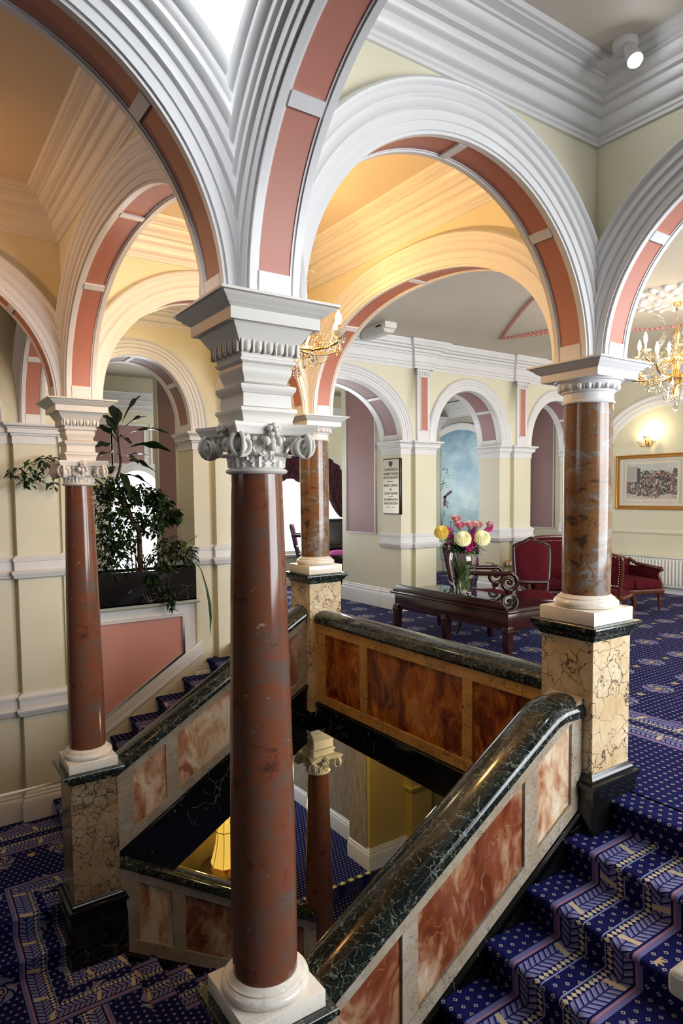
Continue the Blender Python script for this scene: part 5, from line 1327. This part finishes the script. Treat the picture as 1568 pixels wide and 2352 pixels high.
def chandelier(label, c, R, zarm, ztop, n, a0, tiers=1, plume=True, scale=1.0, tubemat=None):
    cx, cy = c
    t = thing('chandelier', label, 'chandelier', (cx, cy, ztop), group=None)
    m = MB().lathe(cx, cy, [(.02, ztop-.13), (.035, ztop-.12), (.05, ztop-.08), (.085, ztop-.035), (.10, ztop-.015), (.09, ztop)], 24); m.build('ceiling_cup', GOLD, t, smooth=60)
    m = MB().tube([(cx, cy, ztop-.1), (cx, cy, zarm+.55*scale)], .010, 8)
    zz = ztop-.3
    m.build('hanging_rod', GOLD, t, smooth=60)
    m = MB().lathe(cx, cy, [(.005, zarm-.30*scale), (.03*scale, zarm-.27*scale), (.045*scale, zarm-.22*scale), (.025*scale, zarm-.17*scale), (.06*scale, zarm-.12*scale), (.085*scale, zarm-.07*scale), (.05*scale, zarm-.03*scale), (.03*scale, zarm+.03*scale), (.05*scale, zarm+.12*scale), (.055*scale, zarm+.18*scale),
                            (.025*scale, zarm+.25*scale), (.02*scale, zarm+.33*scale), (.045*scale, zarm+.38*scale), (.02*scale, zarm+.45*scale), (.012, zarm+.56*scale)], 24); m.build('baluster_stem', GOLD, t, smooth=60)
    rr = random.Random(int(R*1000))
    ends = []
    for k in range(n):
        a = a0+2*pi*k/n; ux, uy = cos(a), sin(a); tier = k % tiers
        Rk = R*(1-.28*tier); zk = zarm+.16*scale*tier
        P = []
        for u, f in ((0, .06), (.2, .22), (.45, .50), (.7, .80), (.88, .97), (1, 1)):
            P.append((cx+ux*Rk*f, cy+uy*Rk*f, zk+[-.02, -.06, -.085, -.075, -.04, .01][[0, .2, .45, .7, .88, 1].index(u)]*scale))
        arm = MB().tube(P, .011*scale, 8); arm.ball((cx+ux*Rk*.5, cy+uy*Rk*.5, zk-.085*scale), .018*scale, 8, 6)
        sc = []
        for i in range(14): q = i/13; an = -pi/2+q*1.6*2*pi; r_ = .055*scale*(1-q*.8); sc.append((cx+ux*(Rk*.62+r_*cos(an)), cy+uy*(Rk*.62+r_*cos(an)), zk-.02*scale+r_*sin(an)))
        arm.tube(sc, .006*scale, 6); ob = arm.build('arm', GOLD, t, smooth=60)
        cu, tu, bu = MB(), MB(), MB(); p = (cx+ux*Rk, cy+uy*Rk, zk+.03*scale); candle(cu, tu, bu, p, .075*scale, .125*scale, .056*scale); ends.append((p, a, zk))
        cu.build('drip_pan', SHELL, t, smooth=30); tu.build('candle_tube', tubemat or GOLD, t); bu.build('bulb', BULB, t, smooth=60)
    if plume:
        for k in range(6):
            a = a0+.3+2*pi*k/6; ux, uy = cos(a), sin(a)
            P = [(cx+ux*r_*scale, cy+uy*r_*scale, zarm+z*scale) for r_, z in ((.04, .08), (.12, .10), (.20, .16), (.205, .27), (.14, .36), (.11, .47), (.15, .56), (.23, .595), (.27, .565))]
            MB().tube(P, [.013*scale]*5+[.012*scale, .011*scale, .009*scale, .004], 8).build('glass_branch', CRYST, t, smooth=60)
    # bead garlands: gold beads strung between the arms
    g = MB()
    for (p, a, z), (p2, a2, z2) in zip(ends, ends[1:]+ends[:1]):
        for i in range(1, 13):
            u = i/13; q = Vector(p).lerp(Vector(p2), u); q.z -= .02*scale+.13*scale*sin(pi*u); g.ball(q, .0075*scale, 5, 4)
        top = Vector((cx, cy, zarm+.40*scale))
        for i in range(1, 15):
            u = i/15; q = Vector(p).lerp(top, u); q.z -= .13*scale*sin(pi*u); g.ball(q, .0065*scale, 5, 4)
    g.build('bead_garlands', GOLD, t, smooth=60, weld=False)
    nd = 0
    for p, a, z in ends:
        for k in range(5):
            b = 2*pi*k/5+a; inst(DROP, 'crystal_drop', t, (p[0]-cx+.052*scale*cos(b), p[1]-cy+.052*scale*sin(b), p[2]-ztop-.005), b, scale*.85)
            nd += 1
    for k in range(16):
        b = 2*pi*k/16; q = R*.52; inst(DROP, 'crystal_drop', t, (q*cos(b), q*sin(b), zarm-.10*scale-ztop), b, scale*1.15)
    for k in range(9):
        b = 2*pi*k/9+.2; q = R*.2; inst(DROP, 'crystal_drop', t, (q*cos(b), q*sin(b), zarm-.20*scale-ztop), b, scale*1.25)
    inst(DROP, 'crystal_drop', t, (0, 0, zarm-.30*scale-ztop), 0, scale*1.4)
    return ends
W1 = (1.195, 1.79)
chandelier('gilt crystal chandelier over the stair well, half hidden by the foreground capital', W1, .42, 3.17, 4.44, 8, radians(-8), tiers=1, plume=True, scale=.88)
H1 = (7.20, 2.05)
chandelier('large gilt crystal chandelier with white candle bulbs in the hall at the right edge', H1, .66, 3.56, HC, 12, radians(10), tiers=2, plume=True, scale=1.25, tubemat=simple('white_candle_tube', (.8, .78, .72), .4))

# ------------------------------------------------------------------ wall light, picture, radiator, socket
t = thing('wall_sconce', 'three-arm gilt wall light with lit candle bulbs above the framed picture', 'wall light', (XE, 4.69, 2.9))
MB().lathe(XE-.02, 4.69, [(.0, 2.86), (.035, 2.88), (.05, 2.96), (.03, 3.05), (0, 3.08)], 16, cap=False).build('back_plate', GOLD, t, smooth=60)
for y, z, out in ((4.84, 2.955, .11), (4.69, 3.05, .14), (4.54, 2.955, .11)):
    a = MB().tube([(XE-.03, 4.69, 2.93), (XE-.07, 4.69+(y-4.69)*.4, 2.87), (XE-out, 4.69+(y-4.69)*.8, z-.07), (XE-out, y, z)], .011, 8); a.build('arm', GOLD, t, smooth=60)
    cu, tu, bu = MB(), MB(), MB(); candle(cu, tu, bu, (XE-out, y, z), .085, .10, .05); cu.build('drip_pan', SHELL, t); tu.build('candle_tube', WHITE, t); bu.build('bulb', BULB, t, smooth=60)
    for k in range(4): inst(DROP, 'crystal_drop', t, (-out+.045*cos(k*1.57), y-4.69+.045*sin(k*1.57), z-2.9), 0, .7)
# framed print of a crowd (generic: loose marks, nobody in particular)
def printmat():
    M = Mat('tinted_crowd_print'); co = M.coord(); sx = M.n('ShaderNodeSeparateXYZ'); M.l(co, sx.inputs[0]); z = M.e(sx.outputs[2])+1.62; y = M.e(sx.outputs[1])+4.65
    v = M.voro(M.warp(M.coord(scale=(1, 1.5, 1)), 20, .03), 26, 'F1'); v2 = M.voro(M.coord(), 60, 'F1'); n = M.noise(co, 5, 4); n2 = M.noise(co, 40, 4)
    crowd = M.ramp(v['Color'], [(.1, (.03, .03, .035)), (.3, (.16, .11, .07)), (.45, (.42, .36, .27)), (.55, (.10, .14, .18)), (.68, (.30, .10, .07)), (.8, (.50, .46, .38))], 'CONSTANT')
    crowd = M.mix(M.e(n2['Fac']).gt(.55)*.6, crowd, (.03, .03, .03)); crowd = M.mix(M.e(n2['Fac']).lt(.40)*.6, crowd, (.55, .5, .42))
    sky = M.ramp(n['Fac'], [(.3, (.42, .47, .46)), (.7, (.58, .57, .50))])
    ground = M.ramp(n['Fac'], [(.3, (.55, .46, .36)), (.7, (.62, .55, .45))])
    edge = (M.e(n['Fac'])*.30)+2.23
    c = M.mix(z.lt(edge), sky, crowd)
    c = M.mix(z.lt((M.e(n['Fac'])*.24)+1.79)*M.e(v['Distance']).gt(.30), c, ground)
    c = M.mix(y.gt(4.92)*z.gt(2.18)*z.lt(2.48), c, (.40, .37, .32)); c = M.mix(y.gt(4.86)*y.lt(4.93)*z.gt(2.16)*z.lt(2.45), c, (.06, .06, .06))
    return M.set(c, .5)
t = thing('framed_picture', 'wide gilt-framed tinted print of a crowded street scene on the end wall', 'picture', (XE, 4.65, 1.62))
fy0, fy1, fz0, fz1 = 3.88, 5.39, 1.625, 2.72
m = MB(); fr_ = [((XE, fy1, fz0), (0, -1, 1)), ((XE, fy0, fz0), (0, 1, 1)), ((XE, fy0, fz1), (0, 1, -1)), ((XE, fy1, fz1), (0, -1, -1))]
prof = [(0, 0), (0, .03), (.012, .045), (.024, .04), (.03, .03), (.055, .022), (.062, .034), (.075, .03), (.08, .012), (.08, 0)]
m.sweep(prof, [(p, d, (-1, 0, 0)) for p, d in fr_], closed=True); m.build('gilt_frame', GILT, t, smooth=40)
MB().box(XE-.010, fy0+.07, fz0+.07, XE-.002, fy1-.07, fz1-.07).build('mount_board', simple('cream_mount_board', (.70, .66, .56), .6), t)
MB().box(XE-.013, 4.105, 1.835, XE-.009, 5.155, 2.535).build('print_sheet', printmat(), t)
m = MB()
for k in (.05, .075):
    for q in ((4.105-k, 1.835-k, 5.155+k, 1.838-k), (4.105-k, 2.535+k, 5.155+k, 2.538+k), (4.105-k, 1.835-k, 4.108-k, 2.535+k), (5.155+k, 1.835-k, 5.158+k, 2.535+k)): m.box(XE-.012, q[0], q[1], XE-.009, q[2], q[3])
m.build('ruled_lines', simple('sepia_ruling', (.25, .2, .14), .6), t)
t = thing('radiator', 'long white ribbed radiator under the framed picture', 'radiator', (XE-.1, 4.2, .12))
m = MB(); m.box(XE-.13, 3.2, .14, XE-.08, 5.42, .70)
k = 3.25
while k < 5.40:
    m.prism([(k, .19), (k+.028, .19), (k+.028, .66), (k, .66)], 'x', XE-.155, XE-.12); k += .068
m.build('ribbed_panel', RADW, t, bevel=.008)
MB().box(XE-.16, 3.18, .70, XE-.02, 5.44, .72).build('top_grille', RADW, t, bevel=.004)
m = MB(); m.tube([(XE-.1, 5.40, .18), (XE-.1, 5.47, .18), (XE-.1, 5.47, .0)], .012, 8); m.tube([(XE-.1, 3.5, .15), (XE-.1, 3.5, .0)], .012, 8); m.box(XE-.08, 4.2, .3, XE, 4.3, .6); m.build('pipes_and_bracket', RADW, t)
t = thing('wall_socket', 'brass double wall socket on the pier behind the armchair', 'socket', (8.185, 5.84, .6))
MB().box(8.21, YH-.012, .58, 8.41, YH+.0, .70).build('socket_plate', GILT, t, bevel=.003)
MB().box(8.235, YH-.016, .605, 8.295, YH-.010, .675).box(8.325, YH-.016, .605, 8.385, YH-.010, .675).build('socket_inserts', WHITE, t)
t = thing('wall_socket', 'small dark socket plate on the pier side, above the armchair arm', 'socket', (8.11, 6.1, .55))
MB().box(8.06, 6.02, .565, 8.075, 6.21, .655).build('socket_plate', GILT, t); MB().box(8.055, 6.04, .58, 8.065, 6.19, .64).build('socket_inserts', WHITE, t)

# ------------------------------------------------------------------ direction sign
t = thing('direction_sign', 'tall polished brass sign listing rooms, dark wooden backing, on the pier beside the mauve panel', 'sign', (5.69, 6.13, 1.65))
BRASSP = simple('polished_brass_plate', (.66, .62, .50), .3, .15)
sx_ = 5.70
MB().box(sx_, 5.90, 1.64, 5.74, 6.37, 2.59).build('wood_backing', MAHOG, t, bevel=.004)
MB().box(sx_-.008, 5.935, 1.655, sx_+.002, 6.365, 2.575).build('brass_plate', BRASSP, t)
ENGR = simple('engraved_black', (.02, .018, .015), .6)
def text(body, y, z, size, parent, width=None):
    cu = bpy.data.curves.new('lettering', 'FONT'); cu.body = body; cu.size = size; cu.align_x = 'CENTER'; cu.align_y = 'CENTER'; cu.extrude = .0008; cu.resolution_u = 3
    o = bpy.data.objects.new('lettering', cu); COL.objects.link(o); dg = bpy.context.evaluated_depsgraph_get(); me = bpy.data.meshes.new_from_object(o.evaluated_get(dg)); bpy.data.objects.remove(o)
    me.materials.clear(); me.materials.append(ENGR); n = bpy.data.objects.new('lettering', me); COL.objects.link(n); n.parent = parent
    xs = [v.co.x for v in me.vertices]; w_ = max(xs)-min(xs); s = (width/w_) if width else 1
    # text plane: reading direction is -Y, up is +Z, facing -X
    M = Matrix(((0, 0, -1, 0), (-1, 0, 0, 0), (0, 1, 0, 0), (0, 0, 0, 1)))
    n.matrix_local = Matrix.Translation(Vector((sx_-.0095, y, z))-Vector(parent.location)) @ M @ Matrix.Diagonal((s, 1, 1, 1)); return n
yc = 6.15
for s_, z, w_, sz in (('CLARENCE &', 2.402, .37, .064), ('ALBERT ROOM', 2.328, .385, .064), ('RESTAURANTS', 2.264, .385, .062), ('PIANO LOUNGE', 2.131, .385, .060), ('&', 2.062, .04, .060),
                      ('COCKTAIL BAR', 1.995, .38, .060), ('VICTORIA ROOM &', 1.890, .38, .058), ('FUNCTION ROOM', 1.824, .36, .058)):
    text(s_, yc, z, sz, t, w_)
m = MB()
for z, a, b in ((2.198, -.07, .07), (1.943, -.06, .06), (1.762, -.12, -.02), (1.762, .03, .12)): m.box(sx_-.0098, yc+a, z-.004, sx_-.008, yc+b, z+.004)
for z in (2.198, 1.762): m.prism([(yc+.07, z+.013), (yc+.095, z), (yc+.07, z-.013)], 'x', sx_-.0098, sx_-.008)
m.build('arrows_and_rules', ENGR, t)
m = MB(); m.prism([(yc-.05, 2.54), (yc+.05, 2.54), (yc+.05, 2.49), (yc+.03, 2.462), (yc, 2.447), (yc-.03, 2.462), (yc-.05, 2.49)], 'x', sx_-.0098, sx_-.008); m.build('crest', ENGR, t)
m = MB()
for y in (5.955, 6.345):
    for z in (1.675, 2.555): m.ball((sx_-.008, y, z), (.004, .009, .009), 8, 5)
m.build('screws', GOLD, t)

# ------------------------------------------------------------------ ceiling fittings
t = thing('ceiling_spotlight', 'white ceiling spotlight with lit lens by the cornice at the top right', 'spotlight', (2.02, -.50, CT))
sp = Vector((2.02, -.50, CT-.012))
MB().lathe(sp.x, sp.y, [(.06, sp.z-.035), (.066, sp.z-.028), (.068, sp.z)], 28).build('ceiling_base', WHITE, t, smooth=50)
p0 = sp+Vector((-.01, -.02, -.03)); d = Vector((-.25, -.45, -.85)).normalized(); p1 = p0+d*.02; p2 = p0+d*.15
MB().tube([p0, p1], .016, 10).build('swivel_arm', WHITE, t, smooth=50)
MB().tube([p1, p1+d*.02, p1+d*.06, p2], [.026, .032, .034, .040], 20).build('lamp_body', WHITE, t, smooth=50)
MB().ball(p2+d*.002, .033, 14, 10).build('lamp_lens', SPOTB, t, smooth=60)
t = thing('emergency_light', 'white box emergency light on the hall ceiling above the first arch', 'emergency light', (4.78, 5.35, HC))
EM = simple('emergency_light_plastic', (.70, .69, .64), .4)
ux = Vector((.10, -.99, 0)); 
m = MB().box(4.70, 5.02, HC-.09, 4.92, 5.62, HC); m.build('gear_housing', EM, t, bevel=.008)
m = MB().prism([(4.69, HC-.09), (4.93, HC-.09), (4.89, HC-.15), (4.73, HC-.15)], 'y', 5.06, 5.62); m.build('diffuser', simple('frosted_diffuser', (.66, .65, .60), .3), t, bevel=.01)
MB().box(4.692, 5.12, HC-.06, 4.70, 5.24, HC-.035).build('vent_grille', DARKM, t)
MB().tube([(4.72, 5.62, HC-.05), (4.70, 5.72, HC-.10), (4.69, 5.76, HC-.16)], .007, 6).build('cable', DARKM, t)

# ------------------------------------------------------------------ lamp on the floor below
SHADE = Mat('yellow_silk_shade'); SHADE.set((.70, .45, .08), .8); SHADE.b.inputs['Emission Color'].default_value = (1, .62, .10, 1); SHADE.b.inputs['Emission Strength'].default_value = .75
SHADE = SHADE.m
LX, LY, LZ = 2.42, 5.9, -3.30
t = thing('table_lamp', 'yellow silk waisted table lamp glowing on the floor below, seen under the left balustrade', 'lamp', (LX, LY, ZG+.75))
Q = [(.225, 0), (.19, .12), (.15, .29), (.138, .44), (.15, .49)]; Q2 = [(.152, .49), (.12, .61), (.07, .68)]
MB().lathe(LX, LY, [(r, LZ+z) for r, z in Q], 8, cap=False, off=.2).build('lamp_shade', SHADE, t, smooth=0)
MB().lathe(LX, LY, [(r, LZ+z) for r, z in Q2], 8, cap=False, off=.2).build('shade_crown', SHADE, t, smooth=0)
m = MB()
for k in range(8):
    a = 2*pi*k/8+.2; m.tube([(LX+(r+.002)*cos(a), LY+(r+.002)*sin(a), LZ+z) for r, z in Q+Q2], .004, 5)
m.tube([(LX+.154*cos(2*pi*k/8+.2), LY+.154*sin(2*pi*k/8+.2), LZ+.49) for k in range(9)], .005, 5); m.build('brown_trim', BARK, t)
MB().lathe(LX, LY, [(.10, ZG+.75), (.10, ZG+.77), (.03, ZG+.80), (.05, ZG+.85), (.02, LZ+.05), (.015, LZ+.2)], 20).build('lamp_base', GOLD, t, smooth=50)
tb = thing('side_table', 'small dark table carrying the yellow lamp on the floor below', 'table', (LX, LY, ZG))
MB().lathe(LX, LY, [(.36, ZG+.71), (.38, ZG+.73), (.37, ZG+.75)], 32).build('table_top', MAHOG, tb); MB().lathe(LX, LY, [(.2, ZG), (.18, ZG+.03), (.05, ZG+.1), (.04, ZG+.6), (.12, ZG+.71)], 20).build('pedestal_leg', MAHOG, tb, smooth=50)
# ------------------------------------------------------------------ camera
cd = bpy.data.cameras.new('camera'); cam = bpy.data.objects.new('camera', cd); COL.objects.link(cam)
cd.sensor_fit = 'HORIZONTAL'; cd.sensor_width = 36; cd.lens = 1515.815/1568*36
cd.shift_y = 49.686/1568; cd.clip_start = .05; cd.clip_end = 100
_y, _p, _r = radians(55.6525), radians(-3.4626), radians(-.5496)
_f = Vector((cos(_y)*cos(_p), sin(_y)*cos(_p), sin(_p))); _rt = Vector((sin(_y), -cos(_y), 0)); _up = _rt.cross(_f)
_r2 = _rt*cos(_r)+_up*sin(_r); _u2 = -_rt*sin(_r)+_up*cos(_r)
M4 = Matrix((_r2, _u2, -_f)).transposed().to_4x4(); M4.translation = Vector((-1.3827, -2.7008, 2.0))
cam.matrix_world = M4; SC.camera = cam
# ------------------------------------------------------------------ view
SC.view_settings.view_transform = 'Standard'; SC.view_settings.look = 'None'; SC.view_settings.gamma = 1; SC.view_settings.use_curve_mapping = False
SC.view_settings.exposure = 0.0
# ------------------------------------------------------------------ light
w = bpy.data.worlds.new('world'); SC.world = w; w.use_nodes = True
w.node_tree.nodes['Background'].inputs[0].default_value = (.85, .9, 1, 1); w.node_tree.nodes['Background'].inputs[1].default_value = .018
def area(n, loc, tgt, sx, sy, pw, c=(1, 1, 1)):
    l = bpy.data.lights.new(n, 'AREA'); l.shape = 'RECTANGLE'; l.size = sx; l.size_y = sy; l.energy = pw; l.color = c
    o = bpy.data.objects.new(n, l); COL.objects.link(o); o.location = loc; o.rotation_euler = (Vector(tgt)-Vector(loc)).to_track_quat('-Z', 'Y').to_euler(); return o
def point(n, loc, pw, c=(1, .8, .55), r=.05):
    l = bpy.data.lights.new(n, 'POINT'); l.energy = pw; l.color = c; l.shadow_soft_size = r
    o = bpy.data.objects.new(n, l); COL.objects.link(o); o.location = loc; return o
DAY = (.93, .96, 1)
WARM = (1, .55, .18)
area('daylight_hall_windows', (6.3, -5.6, 2.2), (6.0, 2, 1.6), 7.5, 3.0, 900, DAY)
area('daylight_stair_window', (3.0, -6.2, 3.6), (1.2, 2, 2.2), 4.0, 2.4, 130, DAY)
area('daylight_landing_window', (-5.6, 1.2, 3.4), (0, .2, 2.2), 2.4, 1.8, 38, (1, .97, .92))
area('daylight_room_window', (6.0, 9.4, 1.9), (6.0, 5, 1.6), 2.3, 2.2, 110, DAY)
area('mural_fill_light', (8.6, 9.5, 2.3), (10.2, 8.9, 2.2), 1.2, 1.6, 28, DAY)  # added fill to brighten the mural; no window stands here
area('daylight_planter_window', (2.45, 9.0, 1.6), (2.2, 6, 2.4), 1.0, 1.4, 45, DAY)
_l = area('daylight_lantern', (-1.25, -1.25, 5.5), (-.2, -.2, 4.1), .9, .9, 9, DAY); _l.data.spread = radians(42)
area('daylight_ground_hall', (3.6, 9.8, -1.6), (3.2, 6.5, -3.9), 2.0, 1.6, 90, DAY)
point('chandelier_light_well', (W1[0], W1[1], 3.42), 135, WARM, .12)
point('chandelier_light_hall', (H1[0], H1[1], 3.3), 110, (1, .84, .62), .2)
point('sconce_light', (XE-.22, 4.60, 3.22), 7, (1, .82, .45), .04)
l = bpy.data.lights.new('spotlight_beam', 'SPOT'); l.energy = 60; l.color = (.95, .97, 1); l.spot_size = radians(95); l.spot_blend = .6; l.shadow_soft_size = .04
o = bpy.data.objects.new('spotlight_beam', l); COL.objects.link(o); o.location = p2+d*.06; o.rotation_euler = d.to_track_quat('-Z', 'Y').to_euler()
point('table_lamp_light', (LX, LY, LZ+.70), 22, (1, .68, .2), .08)
point('well_lower_fill', (2.95, 2.7, -.95), 14, (1, .78, .42), .1)  # warm fill added under the landing to brighten the lower column capital
point('ground_lamp_light', (3.6, 3.9, -1.1), 25, (1, .75, .3), .1)
point('left_bay_lamp', (-1.35, 2.6, 3.55), 22, (1, .44, .11), .1)
point('back_stair_lamp', (1.2, 4.5, 3.9), 18, (1, .72, .38), .1)
